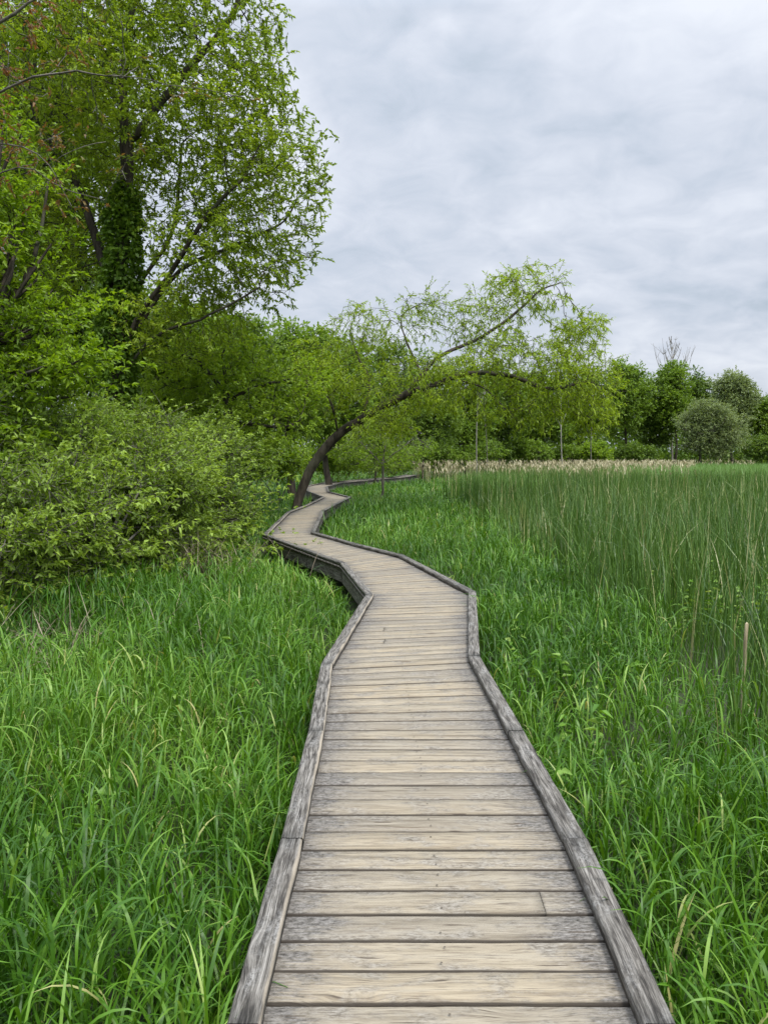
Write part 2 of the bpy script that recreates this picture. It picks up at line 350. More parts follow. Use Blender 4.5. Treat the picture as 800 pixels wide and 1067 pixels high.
# the far run swings right behind the willow sapling
far_c = [np.array(p) for p in ((-3.55, 38.5), (-3.1, 44.0), (-1.5, 49.5), (1.2, 57.0), (2.6, 66.0))]
prev = (Lp[-1] + Rp[-1]) / 2
allc = [prev] + far_c
for k in range(1, len(allc)):
    a = allc[k - 1]; b = allc[k]; c = allc[min(k + 1, len(allc) - 1)]
    t = (c - a) / np.linalg.norm(c - a); nn = np.array([-t[1], t[0]])
    Lp.append(b + nn * .62); Rp.append(b - nn * .62)
Lp, Rp = np.array(Lp), np.array(Rp)
board = empty('boardwalk', (0, 6, 0), 'long winding boardwalk of grey weathered planks with low timber kerbs, zigzagging through the marsh grass', 'boardwalk')

def box_prism(bag, quad_xy, z0, z1):
    """quad_xy: 4 corners ccw seen from above"""
    q = np.asarray(quad_xy); V = np.concatenate([np.c_[q, np.full(4, z0)], np.c_[q, np.full(4, z1)]])
    f = np.array([[4, 5, 6, 7], [3, 2, 1, 0], [0, 1, 5, 4], [1, 2, 6, 5], [2, 3, 7, 6], [3, 0, 4, 7]])
    bag.append((V, f))
def build_deck():
    V, F, UV, E, RN, SD = [], [], [], [], [], []; n = 0; last = 0
    cl = (Lp + Rp) / 2; idx = 0; rr = random.Random(5)
    for k in range(len(Lp) - 1):
        ln = np.linalg.norm(cl[k + 1] - cl[k]); m = max(1, round(ln / 0.1445))
        tilt = 0
        for j in range(m):
            g = rr.uniform(.0022, .0052) / ln
            t0 = j / m + g; t1 = (j + 1) / m - g
            idx += 1; dz = rr.uniform(-.003, .003)
            if DECK: pass
            joint = None
            if rr.random() < .02 or (k == 1 and abs(cl[k][1] + (cl[k+1][1]-cl[k][1]) * (j + .5) / m - 2.4) < .075): joint = rr.uniform(.15, .85)
            spans = [(0, 1)]
            if k == 1 and joint is not None: joint = .80
            if joint: spans = [(0, joint - .0015), (joint + .0015, 1)]
            for (s0, s1) in spans:
                NS = 24 if cl[k][1] < 9 else 4
                off = rr.uniform(0, 60); offu = rr.uniform(0, 60); r_ = rr.random()
                w0 = rr.uniform(-.0016, .0016)
                wid = np.linalg.norm(Rp[k] - Lp[k])
                rows = []
                ph = rr.uniform(0, 6); 
                for i in range(NS + 1):
                    s = s0 + (s1 - s0) * i / NS
                    a0 = Lp[k] * (1 - t0) + Lp[k + 1] * t0; b0 = Rp[k] * (1 - t0) + Rp[k + 1] * t0
                    a1 = Lp[k] * (1 - t1) + Lp[k + 1] * t1; b1 = Rp[k] * (1 - t1) + Rp[k + 1] * t1
                    p0 = a0 + (b0 - a0) * s; p1 = a1 + (b1 - a1) * s
                    dd = (p1 - p0) / (np.linalg.norm(p1 - p0) + 1e-9)
                    # worn, slightly wavy arrises
                    p0 = p0 + dd * (abs(math.sin(s * 7 + ph)) * .002 + rr.uniform(0, .0018)); p1 = p1 - dd * (abs(math.sin(s * 6 + ph * 2)) * .002 + rr.uniform(0, .0018))
                    c = 0.0035
                    rows.append((p0, p0 + dd * c, (p0 + p1) / 2, p1 - dd * c, p1, s))
                for (q0, q1, qm, q2, q3, s) in rows:
                    wl = np.linalg.norm(q3 - q0)
                    cup = .0015
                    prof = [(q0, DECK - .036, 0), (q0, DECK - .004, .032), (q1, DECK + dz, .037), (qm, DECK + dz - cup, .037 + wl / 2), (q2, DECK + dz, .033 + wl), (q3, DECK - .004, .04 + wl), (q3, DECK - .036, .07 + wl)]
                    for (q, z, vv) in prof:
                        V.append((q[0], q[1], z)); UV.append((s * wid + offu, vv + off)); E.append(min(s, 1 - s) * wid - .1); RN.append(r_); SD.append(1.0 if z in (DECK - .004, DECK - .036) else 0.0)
                for i in range(NS):
                    for c in range(7):
                        d_ = (c + 1) % 7; a = n + i * 7 + c; b = n + i * 7 + d_
                        F.append((a, a + 7, b + 7, b))
                # end caps as quads
                for base in (n, n + NS * 7):
                    F.append((base, base + 1, base + 2, base + 3)); F.append((base, base + 3, base + 4, base + 6)); F.append((base + 4, base + 5, base + 6, base + 6)[:3] + (base + 4,)) if False else None
                n = len(V)
    F = [f for f in F if f is not None]
    for k in range(1, 6):   # nail heads over the stringers
        ln = np.linalg.norm(cl[k + 1] - cl[k]); m = max(1, round(ln / 0.1445))
        for j in range(m):
            for s in (.06, .5, .94):
                for q in (.27, .73):
                    if rr.random() < .25: continue
                    t = (j + q + rr.uniform(-.06, .06)) / m; a = Lp[k] * (1 - t) + Lp[k + 1] * t; b = Rp[k] * (1 - t) + Rp[k + 1] * t; p = a + (b - a) * (s + rr.uniform(-.008, .008)); h = .0034; b0 = len(V)
                    for dx, dy in ((-h, -h), (h, -h), (h, h), (-h, h)):
                        V.append((p[0] + dx, p[1] + dy, DECK + .0042)); UV.append((0, 0)); E.append(.5); RN.append(.5); SD.append(.8)
                    F.append((b0, b0 + 1, b0 + 2, b0 + 3))
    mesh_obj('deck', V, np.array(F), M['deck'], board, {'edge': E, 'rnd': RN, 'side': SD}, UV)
build_deck()
RW = 0.092
def offset_line(pl, side):
    """inner edge of the kerb: offset polyline towards the deck with mitres"""
    res = []
    for i in range(len(pl)):
        a = pl[max(i - 1, 0)]; b = pl[i]; c = pl[min(i + 1, len(pl) - 1)]
        t1 = (b - a) if i > 0 else (c - b); t2 = (c - b) if i < len(pl) - 1 else (b - a)
        t1 = t1 / np.linalg.norm(t1); t2 = t2 / np.linalg.norm(t2)
        n1 = side * np.array([t1[1], -t1[0]]); n2 = side * np.array([t2[1], -t2[0]])
        m = n1 + n2; m /= np.linalg.norm(m); res.append(b + m * RW / max(.45, np.dot(m, n1)))
    return np.array(res)
def rail(pl, side, nm='kerb_rail'):
    inner = offset_line(pl, side)
    rr = random.Random(3 + int(side))
    for k in range(len(pl) - 1):
        A0, A1, B0, B1 = pl[k], pl[k + 1], inner[k], inner[k + 1]
        ln = np.linalg.norm(A1 - A0); nb = max(1, round(ln / 3.2))
        for j in range(nb):
            g = .002 / ln
            s0, s1 = j / nb + g, (j + 1) / nb - g
            NS = max(2, int((s1 - s0) * ln / (.10 if A0[1] < 8 else .8)))
            V, UV, E, F = [], [], [], []; off = rr.uniform(0, 50); r_ = rr.random()
            for i in range(NS + 1):
                s = s0 + (s1 - s0) * i / NS
                a = A0 + (A1 - A0) * s; b = B0 + (B1 - B0) * s; d = (b - a) / np.linalg.norm(b - a)
                a = a + d * rr.uniform(0, .003); b = b - d * (rr.uniform(0, .005) + .003 * abs(math.sin(s * ln * 4)))
                c = .006; zt = zr + rr.uniform(-.0012, .0012)
                w_ = np.linalg.norm(b - a)
                for (q, z, vv, e) in ((a, DECK + .006, 0, .2), (a, zt - c, .04, .2), (a + d * c, zt, .05, .2), (a + d * w_ * .5, zt - .001, .05 + w_ * .5, .06), (b - d * c, zt, .05 + w_ - .004, .010), (b, zt - c, .055 + w_, 0.0), (b, DECK + .006, .09 + w_, .035)):
                    V.append((q[0], q[1], z)); UV.append((s * ln + off, vv + off)); E.append(e + (0 if side > 0 else .03))
            for i in range(NS):
                for c in range(7):
                    x, y = i * 7 + c, i * 7 + (c + 1) % 7
                    F.append((x, y, y + 7, x + 7))
            for base in (0, NS * 7): F.append((base, base + 1, base + 2, base + 3)); F.append((base, base + 3, base + 4, base + 6)) 
            mesh_obj(nm, V, np.array(F), M['rail'], board, {'edge': E, 'rnd': [r_] * len(V)}, UV)
rail(Lp, 1.0); rail(Rp, -1.0)
def beam_box(name, p, q, wd, z0, z1, mat):
    d = (q - p) / np.linalg.norm(q - p); n_ = np.array([-d[1], d[0]]) * wd / 2; off = rng.uniform(0, 30)
    ln = np.linalg.norm(q - p)
    V, UV, F = [], [], []
    # four long faces and two ends with their own uv
    c = [(p - n_, 0), (q - n_, ln), (q + n_, ln), (p + n_, 0)]
    def quad(pts, uvs):
        b = len(V); V.extend(pts); UV.extend([(u + off, v + off) for u, v in uvs]); F.append((b, b + 1, b + 2, b + 3))
    v3 = lambda a, z: (a[0], a[1], z)
    quad([v3(p - n_, z0), v3(q - n_, z0), v3(q - n_, z1), v3(p - n_, z1)], [(0, 0), (ln, 0), (ln, z1 - z0), (0, z1 - z0)])
    quad([v3(q + n_, z0), v3(p + n_, z0), v3(p + n_, z1), v3(q + n_, z1)], [(ln, 1), (0, 1), (0, 1 + z1 - z0), (ln, 1 + z1 - z0)])
    quad([v3(p - n_, z1), v3(q - n_, z1), v3(q + n_, z1), v3(p + n_, z1)], [(0, 2), (ln, 2), (ln, 2 + wd), (0, 2 + wd)])
    quad([v3(p + n_, z0), v3(q + n_, z0), v3(q - n_, z0), v3(p - n_, z0)], [(0, 3), (ln, 3), (ln, 3 + wd), (0, 3 + wd)])
    quad([v3(p + n_, z0), v3(p - n_, z0), v3(p - n_, z1), v3(p + n_, z1)], [(0, 4), (wd, 4), (wd, 4.2), (0, 4.2)])
    quad([v3(q - n_, z0), v3(q + n_, z0), v3(q + n_, z1), v3(q - n_, z1)], [(0, 5), (wd, 5), (wd, 5.2), (0, 5.2)])
    return mesh_obj(name, V, np.array(F), mat, board, {'edge': [1.] * len(V), 'rnd': [.5] * len(V)}, UV)
for pl, ot, sd_ in ((Lp, Rp, 1), (Rp, Lp, -1)):
    for k in range(len(pl) - 1):
        inn = lambda i: pl[i] + (ot[i] - pl[i]) / np.linalg.norm(ot[i] - pl[i]) * .055
        a, b = inn(k), inn(k + 1); ln = np.linalg.norm(b - a); t = (b - a) / ln
        beam_box('stringer', a + t * .02, b - t * .02, .038, DECK - .235, DECK - .040, M['beam'])
        if k in (0,) : continue
        m = max(1, round(ln / 2.2))
        for j in range(m):
            c = a + t * (ln * (j + .5) / m); c2 = c + (ot[k] - pl[k]) / np.linalg.norm(ot[k] - pl[k]) * .08
            if c[1] < 34: beam_box('post', c2 - t * .045, c2 + t * .045, .09, -.15, DECK - .041, M['beam'])

def deck_dist(x, y):
    """signed-ish distance outside the deck footprint"""
    d = np.full(x.shape, 1e9); inside = np.zeros(x.shape, bool)
    for k in range(len(Lp) - 1):
        poly = np.array([Lp[k], Lp[k + 1], Rp[k + 1], Rp[k]]); ins = np.ones(x.shape, bool)
        for i in range(4):
            a, b = poly[i], poly[(i + 1) % 4]; e = b - a
            t = np.clip(((x - a[0]) * e[0] + (y - a[1]) * e[1]) / (e @ e + 1e-9), 0, 1)
            if i in (0, 2): d = np.minimum(d, np.hypot(x - a[0] - e[0] * t, y - a[1] - e[1] * t))
            ins &= (e[0] * (y - a[1]) - e[1] * (x - a[0])) <= 0
        inside |= ins
    return np.where(inside, -d, d)
CLY = (Lp[:, 1] + Rp[:, 1]) / 2; CLX = (Lp[:, 0] + Rp[:, 0]) / 2
def right_of_deck(x, y): return x > np.interp(y, CLY, CLX)

# ------------------------------------------------------------------ grasses
def blades(base, az, length, phi0, curve, width, K, rnd, twist=None):
    n = len(base); t = np.linspace(0, 1, K + 1)
    phi = phi0[:, None] + curve[:, None] * t[None] ** 1.6
    ds = length[:, None] / K
    h = np.concatenate([np.zeros((n, 1)), np.cumsum(np.sin((phi[:, 1:] + phi[:, :-1]) / 2) * ds, 1)], 1)
    z = np.concatenate([np.zeros((n, 1)), np.cumsum(np.cos((phi[:, 1:] + phi[:, :-1]) / 2) * ds, 1)], 1)
    c, s = np.cos(az)[:, None], np.sin(az)[:, None]
    ctr = np.stack([base[:, 0:1] + h * c, base[:, 1:2] + h * s, base[:, 2:3] + z], -1)
    wprof = (np.minimum(1, .45 + 2.2 * t) * np.clip(1.0 - t ** 2.2, 0.04, 1))[None] * width[:, None]
    tw = (np.zeros(n) if twist is None else twist)[:, None] * t[None]
    side = np.stack([-s * np.cos(tw), c * np.cos(tw), np.sin(tw)], -1)
    V = np.stack([ctr - side * wprof[..., None] / 2, ctr + side * wprof[..., None] / 2], 2).reshape(-1, 3)
    k = np.arange(K); f = np.stack([2 * k, 2 * k + 1, 2 * k + 3, 2 * k + 2], 1)
    F = (f[None] + (np.arange(n) * 2 * (K + 1))[:, None, None]).reshape(-1, 4)
    return V, F, np.repeat(rnd, 2 * (K + 1))
def scatter(y0, y1, dens, xl=-1e9, xr=1e9, marg=2.0):
    """uniform points in the view wedge (with a margin) between two distances"""
    xm = y1 * .62 + marg; n = int((y1 - y0) * 2 * xm * dens)
    x = rng.uniform(-xm, xm, n); y = rng.uniform(y0, y1, n)
    k = (np.abs(x) < y * .62 + marg) & (x > xl) & (x < xr); return x[k], y[k]
def vnoise(x, y, s, seed=0):
    return (np.sin(x * s + 1.7 * seed + 1.3 * np.sin(y * s * .8 + seed)) * np.cos(y * s * 1.1 - seed + 1.1 * np.sin(x * s * .7)) + 1) / 2
CTX = ([-5, 0, 2.5, 4.0, 6, 9.4, 17, 32, 42, 60], [6, 4.5, 2.7, 2.2, 2.25, 2.5, 2.4, 2.6, 6.0, 11.0])
def cat_edge(y): return np.interp(y, *CTX)
SHX = ([0, 6, 8, 12, 15, 20, 30, 40], [-4.6, -4.4, -4.2, -3.6, -3.3, -4.2, -6.0, -8.0])   # front of the thicket
def shrub_edge(y): return np.interp(y, *SHX)

def grass_field(name, sel, mat, label, hmul=1.0, seed=1):
    bag = Bag()
    for (y0, y1, dens, sc, nl, K) in ((-.8, 2.5, 380, 1.0, 7, 6), (2.5, 5, 310, 1.0, 7, 6), (5, 9, 210, 1.15, 6, 5), (9, 15, 90, 1.4, 6, 4), (15, 26, 45, 1.9, 5, 4), (26, 46, 16, 3.0, 5, 3), (46, 78, 5, 5.0, 5, 3)):
        x, y = scatter(y0, y1, dens)
        dd = deck_dist(x, y); k = sel(x, y) & (dd > .02 * sc); x, y, dd = x[k], y[k], dd[k]
        if len(x) == 0: continue
        cl = vnoise(x, y, 2.3, seed) * .6 + vnoise(x, y, .8, seed + 3) * .4
        keep = rng.random(len(x)) < (.28 + .72 * cl); x, y, dd, cl = x[keep], y[keep], dd[keep], cl[keep]
        H = (.38 + .42 * cl + rng.normal(0, .05, len(x))) * hmul
        H *= np.clip(np.where(right_of_deck(x, y), .74, .62) + .5 * dd, 0, 1.12)
        H *= np.where((y > 6.5) & (y < 15) & ~right_of_deck(x, y), np.clip(.42 + .5 * dd, .42, 1), 1)
        H *= np.where((y > 26) & (y < 66), np.clip(.5 + .08 * np.abs(dd - 1), .5, 1) if y0 > 20 else 1, 1)
        H = np.maximum(H, .18)
        n = len(x); gz = ground_z(x, y)
        lean = rng.uniform(0, .16, n); laz = rng.uniform(0, 6.283, n)
        crnd = np.clip(.10 + .34 * vnoise(x, y, 1.1, seed + 7) + rng.normal(0, .07, n), 0, .72)
        # culm
        V, F, A = blades(np.stack([x, y, gz], 1), laz, H * .92, lean, lean * 1.2, np.full(n, .0045 * sc), 3, crnd)
        bag.add(V, F, A)
        for j in range(nl):
            fr = (j + rng.uniform(.1, 1, n)) / nl
            hh = H * (.12 + .80 * fr)
            hx = np.tan(lean) * hh
            b = np.stack([x + np.cos(laz) * hx, y + np.sin(laz) * hx, gz + hh], 1)
            az = rng.uniform(0, 6.283, n)
            ln = rng.uniform(.18, .36, n) * (1.1 - .3 * fr) * (sc ** .35)
            V, F, A = blades(b, az, ln, rng.uniform(.12, .55, n), rng.uniform(.6, 2.5, n) * (rng.random(n) < .88), rng.uniform(.0065, .0145, n) * sc, K, np.clip(crnd + rng.normal(0, .15, n) + (rng.random(n) < .03) * .5, 0, 1), rng.uniform(-.9, .9, n))
            bag.add(V, F, A)
    o = bag.obj(name, mat, smooth=True); return tag(o, label, 'grass', kind='stuff')
grass_field('tall_grass', lambda x, y: (~right_of_deck(x, y)) & (x > shrub_edge(y) - 1.0 - .05 * y), M['grass'], 'lush green reed grass left of the boardwalk', 1.0, 1)
grass_field('tall_grass', lambda x, y: right_of_deck(x, y) & (x < cat_edge(y) + .1 + .3 * np.sin(y * 2.1)), M['grass'], 'lush green reed grass right of the boardwalk', 1.0, 5)

def long_blades(name, mat, label, specs, cat='grass', seed=2):
    bag = Bag()
    for sp in specs:
        x, y = scatter(sp['y0'], sp['y1'], sp['dens'], marg=sp.get('marg', 2.0)); k = sp['sel'](x, y) & (deck_dist(x, y) > .25); x, y = x[k], y[k]
        n = len(x)
        if n == 0: continue
        cl = vnoise(x, y, 1.9, seed) * .5 + vnoise(x, y, .35, seed + 1) * .5
        if 'thin' in sp:
            kk = rng.random(n) > sp['thin'] * (1 - cl); x, y, cl = x[kk], y[kk], cl[kk]; n = len(x)
        ln = (sp['h'][0] + (sp['h'][1] - sp['h'][0]) * (.55 * cl + .45 * rng.random(n))) * rng.choice([1, 1, 1, .82, 1.08], n)
        if 'hf' in sp: ln = ln * sp['hf'](x, y)
        V, F, A = blades(np.stack([x, y, ground_z(x, y)], 1), rng.uniform(0, 6.283, n), ln, np.abs(rng.normal(0, sp.get('lean', .09), n)), rng.gamma(1.4, sp.get('curve', .16), n), rng.uniform(.7, 1.3, n) * sp['w'], sp['K'],
                         np.clip(sp.get('r0', .25) + .25 * cl + rng.normal(0, .13, n) + (rng.random(n) < sp.get('dead', .02)) * .7, 0, 1), rng.uniform(-1.5, 1.5, n))
        bag.add(V, F, A)
    return tag(bag.obj(name, mat, smooth=True), label, cat, kind='stuff')
ce = lambda x, y: x > cat_edge(y) + .35 * np.sin(y * 1.3)
rise = lambda x, y: np.clip(.84 + .3 * (x - cat_edge(y)), .84, 1)
long_blades('cattails', M['cattail'], 'dense dark green stand of upright cattail leaves right of the boardwalk', [
    dict(y0=3, y1=8, dens=150, sel=ce, h=(1.1, 1.6), w=.011, K=6, thin=.3, hf=rise, dead=.05, curve=.3, lean=.12),
    dict(y0=8, y1=14, dens=165, sel=ce, h=(1.15, 1.8), w=.014, K=5, thin=.5, hf=rise, dead=.05, curve=.3, lean=.12),
    dict(y0=14, y1=24, dens=62, sel=ce, dead=.06, thin=.7, curve=.3, lean=.12, h=(1.0, 1.85), w=.020, K=5, hf=rise),
    dict(y0=24, y1=44, dens=22, sel=ce, h=(1.15, 1.75), w=.036, K=3, dead=.06),
    dict(y0=44, y1=92, dens=7, sel=lambda x, y: ce(x, y) & (x < y * .36), h=(1.1, 1.7), w=.07, K=3, r0=.40, dead=.12),
], 'cattails')
# understory of softer leaves among the cattails
long_blades('marsh_grass', M['grass'], 'bright low grass growing among the cattails', [
    dict(y0=3, y1=8, dens=80, sel=ce, h=(.2, .5), w=.012, K=5, lean=.3, curve=.8),
    dict(y0=8, y1=16, dens=40, sel=ce, h=(.2, .6), w=.016, K=4, lean=.3, curve=.8),
    dict(y0=16, y1=40, dens=10, sel=ce, h=(.4, .8), w=.04, K=3, lean=.25, curve=.6),
], 'grass')
long_blades('pale_meadow_grass', M['meadow'], 'pale green open grass at the far side of the marsh', [
    dict(y0=26, y1=42, dens=26, sel=lambda x, y: (x > 3.2 + .02 * y) & (x < 6.5 + .05 * (y - 26)) & (vnoise(x, y, .5) > .25), h=(1.15, 1.55), w=.04, K=3, curve=.5),
    dict(y0=40, y1=92, dens=14, sel=lambda x, y: x > y * (.36 + .06 * np.sin(y * .3)), h=(1.3, 1.72), w=.08, K=3, curve=.5),
], 'grass')
def weeds():
    bag = Bag()
    for (n, x0, x1, y0, y1, sc) in ((330, 3.2, 7.5, 6.5, 12.5, 1), (60, .9, 2.2, 1.4, 7, .8), (50, -4, -.8, 1.5, 8, .8)):
        x = rng.uniform(x0, x1, n); y = rng.uniform(y0, y1, n); k = (deck_dist(x, y) > .12) & (vnoise(x, y, 1.4, 8) > .35); x, y = x[k], y[k]; n = len(x); h = rng.uniform(.45, .85, n) * sc
        V, F, A = blades(np.stack([x, y, ground_z(x, y)], 1), rng.uniform(0, 6.28, n), h, rng.uniform(0, .15, n), rng.uniform(0, .2, n), np.full(n, .007), 3, rng.uniform(.2, .5, n)); bag.add(V, F, A)
        for j in range(9):
            az = rng.uniform(0, 6.28, n); d = np.stack([np.cos(az), np.sin(az), rng.uniform(-.1, .5, n)], 1)
            leaves(bag, np.stack([x, y, ground_z(x, y) + h * (.45 + .55 * j / 9)], 1), d, rng.uniform(.06, .11, n), rng.uniform(.03, .05, n), np.clip(rng.normal(.55, .15, n), 0, .78), up=1.2)
    tag(bag.obj('marsh_weeds', M['grass']), 'broad leaved weeds scattered among grass and cattails', 'weeds', kind='stuff')
weeds()
def dry_reeds():
    bag = Bag()
    for (y0, y1, dens, lo, hi) in ((38, 55, 1.4, .06, .42), (55, 90, 3.0, .045, .42), (80, 92, 3, .05, .5)):
        x, y = scatter(y0, y1, dens); k = (vnoise(x, y, .22, 4) * .6 + vnoise(x, y, .9, 6) * .4 > rng.random(len(x)) * .9) & (x > lo * y - .5) & (x < hi * y) & (x > 2.5); x, y = x[k], y[k]; n = len(x)
        h = rng.uniform(1.4, 1.95, n)
        V, F, A = blades(np.stack([x, y, ground_z(x, y)], 1), rng.uniform(0, 6.28, n), h, rng.uniform(0, .1, n), rng.uniform(0, .15, n), np.full(n, .022), 3, rng.uniform(.1, .6, n)); bag.add(V, F, A)
        for j in range(4):  # feathery plume
            V, F, A = blades(np.stack([x, y, h - rng.uniform(.12, .35, n)], 1) + np.c_[rng.normal(0, .03, (n, 2)), np.zeros(n)], rng.uniform(0, 6.28, n), rng.uniform(.15, .30, n), rng.uniform(.05, .5, n), rng.uniform(.2, .9, n), np.full(n, .055), 3, rng.uniform(.3, 1, n)); bag.add(V, F, A)
    tag(bag.obj('dry_reeds', M['dry']), 'band of beige dry reed plumes standing before the far trees', 'reeds', kind='stuff')
dry_reeds()
# bluish sedge near the left edge, dead matted stalks at the foot of the thicket
long_blades('sedge', M['grass_blue'], 'broad blue green sedge leaves beside the left thicket', [
    dict(y0=2.2, y1=8.5, dens=42, sel=lambda x, y: (x < -1.9 - .20 * y) & (x > shrub_edge(y) - .6), h=(.55, 1.0), w=.016, K=6, lean=.25, curve=.8),
    dict(y0=1.5, y1=16, dens=4, sel=lambda x, y: (x < -.75) & (~right_of_deck(x, y)) & (x > shrub_edge(y)), h=(.6, 1.0), w=.018, K=6, lean=.25, curve=.9),
    dict(y0=1.5, y1=12, dens=2.5, sel=lambda x, y: right_of_deck(x, y) & (x < cat_edge(y)), h=(.6, .95), w=.018, K=6, lean=.25, curve=.9)], 'sedge', 9)
def dead_stalks(name, cx_, cy_, rx, ry, n, zt, label):
    bag = Bag(); x = cx_ + rng.normal(0, rx, n); y = cy_ + rng.normal(0, ry, n)
    V, F, A = blades(np.stack([x, y, ground_z(x, y) + rng.uniform(0, zt, n)], 1), rng.uniform(0, 6.28, n), rng.uniform(.3, .8, n), rng.uniform(.4, 1.5, n), rng.uniform(-.3, 1.1, n), rng.uniform(.005, .011, n), 4, rng.random(n))
    bag.add(V, F, A); tag(bag.obj(name, M['stalk']), label, 'dead grass', kind='stuff')
g = G(200, 600, .35); dead_stalks('dead_stalks', g[0] , g[1] - .35, .45, .35, 900, .7, 'beige tangle of dead stalks under the thicket beside the zigzag')
g = G(70, 668, .45); dead_stalks('dead_stalks', g[0], g[1] - .1, .5, .3, 260, .5, 'dead brown stalks at the foot of the left thicket')
g = G(10, 720, .4); dead_stalks('dead_stalks', g[0], g[1], .3, .3, 160, .5, 'thin tan dead stalks at the left edge of the grass')

# ------------------------------------------------------------------ trees
def colonize(chains, attr, step=.3, infl=2.2, kill=.45, iters=90, jitter=.12):
    """space colonisation: chains = list of polylines (first = trunk); returns nodes, parents"""
    nodes, par = [], []
    for ci, ch in enumerate(chains):
        ch = np.asarray(ch); ch = smooth_line(ch, len(ch) * 6) if len(ch) > 2 else ch; ln_ = np.r_[0, np.cumsum(np.linalg.norm(np.diff(ch, axis=0), axis=1))]
        kk = np.linspace(0, ln_[-1], max(2, int(ln_[-1] / step) + 1)); ch = np.stack([np.interp(kk, ln_, ch[:, q]) for q in range(3)], 1); pts = [ch[0]]
        for a, b in zip(ch[:-1], ch[1:]):
            m = 1
            for j in range(1, m + 1): pts.append(a + (b - a) * j / m)
        if ci == 0: prev = -1; start = 0
        else:
            prev = int(np.argmin(np.linalg.norm(np.array(nodes) - pts[0], axis=1))); start = 0
        for p in pts:
            nodes.append(p + (rng.normal(0, jitter * .07, 3) if prev >= 0 else 0)); par.append(prev); prev = len(nodes) - 1
    nodes = list(nodes); A = attr.copy(); NA = np.array(nodes)
    D = np.full(len(A), 1e9); I = np.zeros(len(A), int)
    for k in range(0, len(NA), 200):
        dm = np.linalg.norm(A[:, None] - NA[None, k:k + 200], axis=2); m = dm.argmin(1); v = dm[np.arange(len(A)), m]
        u = v < D; D[u] = v[u]; I[u] = m[u] + k
    seen = set()
    for it in range(iters):
        act = D < infl
        if not act.any():
            if len(A) == 0: break
            act = D < D.min() + .5
        ids = I[act]; dirs = nrm(A[act] - NA[ids])
        uq, inv = np.unique(ids, return_inverse=True)
        s = np.zeros((len(uq), 3)); np.add.at(s, inv, dirs)
        s = nrm(nrm(s) + rng.normal(0, jitter, s.shape))
        new = NA[uq] + s * step
        ok = [i for i, (q, p) in enumerate(zip(uq, new)) if (int(q), tuple(np.round(p / step * 3).astype(int))) not in seen]
        if not ok: break
        for i in ok: seen.add((int(uq[i]), tuple(np.round(new[i] / step * 3).astype(int))))
        new = new[ok]; b = len(NA); NA = np.concatenate([NA, new]); par += [int(uq[i]) for i in ok]
        dm = np.linalg.norm(A[:, None] - new[None], axis=2); m = dm.argmin(1); v = dm[np.arange(len(A)), m]
        u = v < D; D[u] = v[u]; I[u] = m[u] + b
        alive = D > kill; A, D, I = A[alive], D[alive], I[alive]
        if len(A) < 3: break
    return NA, np.array(par)
def radii(NA, par, tip=.006, ex=2.35, rmax=None):
    n = len(NA); acc = np.zeros(n); child = np.zeros(n, int)
    for i in range(n): 
        if par[i] >= 0: child[par[i]] += 1
    r = np.zeros(n)
    order = np.argsort(-depth_of(par), kind='stable')
    for i in order:
        r[i] = max(acc[i], tip ** ex) if child[i] else tip ** ex
        if par[i] >= 0: acc[par[i]] += r[i] 
    r = r ** (1 / ex)
    if rmax: r = tip + (np.maximum(r - tip, 0) / (r.max() - tip)) ** 1.3 * (rmax - tip)
    return r, child
def depth_of(par):
    d = np.zeros(len(par), int)
    for i in range(len(par)):
        if par[i] >= 0: d[i] = d[par[i]] + 1
    return d
def ell(specs, n):
    """points in ellipsoids (u, v, dist, rx, ry, rz, weight)"""
    ws = np.array([s[3] * s[4] * s[5] * (s[6] if len(s) > 6 else 1) for s in specs]); cnt = np.maximum(1, (ws / ws.sum() * n).astype(int)); o = []
    for s, c in zip(specs, cnt):
        p = nrm(rng.normal(size=(c, 3))) * (rng.random((c, 1)) ** (1 / 2.4)); o.append(P(s[0], s[1], s[2]) + p * np.array(s[3:6]))
    return np.concatenate(o)
def wood(NA, par, r, root, mat, thr=.03):
    k = np.arange(len(par))[par >= 0]; p = par[k]
    d = np.zeros_like(NA); d[k] = nrm(NA[k] - NA[p]); 
    for i in range(len(par)):
        if par[i] < 0: 
            ch = np.where(par == i)[0]; d[i] = d[ch[0]] if len(ch) else (0, 0, 1)
    ra = np.minimum(r[p], r[k] * 1.25)
    b = Bag()
    for sel, sides in ((r[k] >= thr, 10), (r[k] < thr, 4)):
        if not sel.any(): continue
        V, F = tubes(NA[p][sel], NA[k][sel], d[p][sel], d[k][sel], ra[sel], r[k][sel], sides); b.add(V, F)
    return b
def sprigs(bag, twb, pos, d, nl, length, width, spread=.9, twig=.16, rndb=None, up=.8, droop=.2, quads=False):
    """leafy sprigs: pos/d arrays; nl leaves each, set along a short twig"""
    n = len(pos); d = nrm(d + rng.normal(0, .45, (n, 3))); tl = twig * rng.uniform(.6, 1.4, n)
    base = rng.random(n) * .5 if rndb is None else rndb
    if twb is not None:
        V, F = tubes(pos, pos + d * tl[:, None], d, d, np.full(n, .004 + .012 * twig), np.full(n, .002 + .004 * twig), 3); twb.add(V, F)
    for j in range(nl):
        t = (j + rng.uniform(.3, 1, n)) / nl
        q = pos + d * (tl * t)[:, None]; dd = d * rng.uniform(.2, 1.0, (n, 1)) + rng.normal(0, spread * .55, (n, 3)) * np.array([1, 1, .7])
        (leaf_quads if quads else leaves)(bag, q, dd, length * rng.uniform(.6, 1.25, n), width * rng.uniform(.7, 1.25, n), np.clip(base + rng.normal(0, .13, n) + .2, 0, 1), up=up, droop=droop)

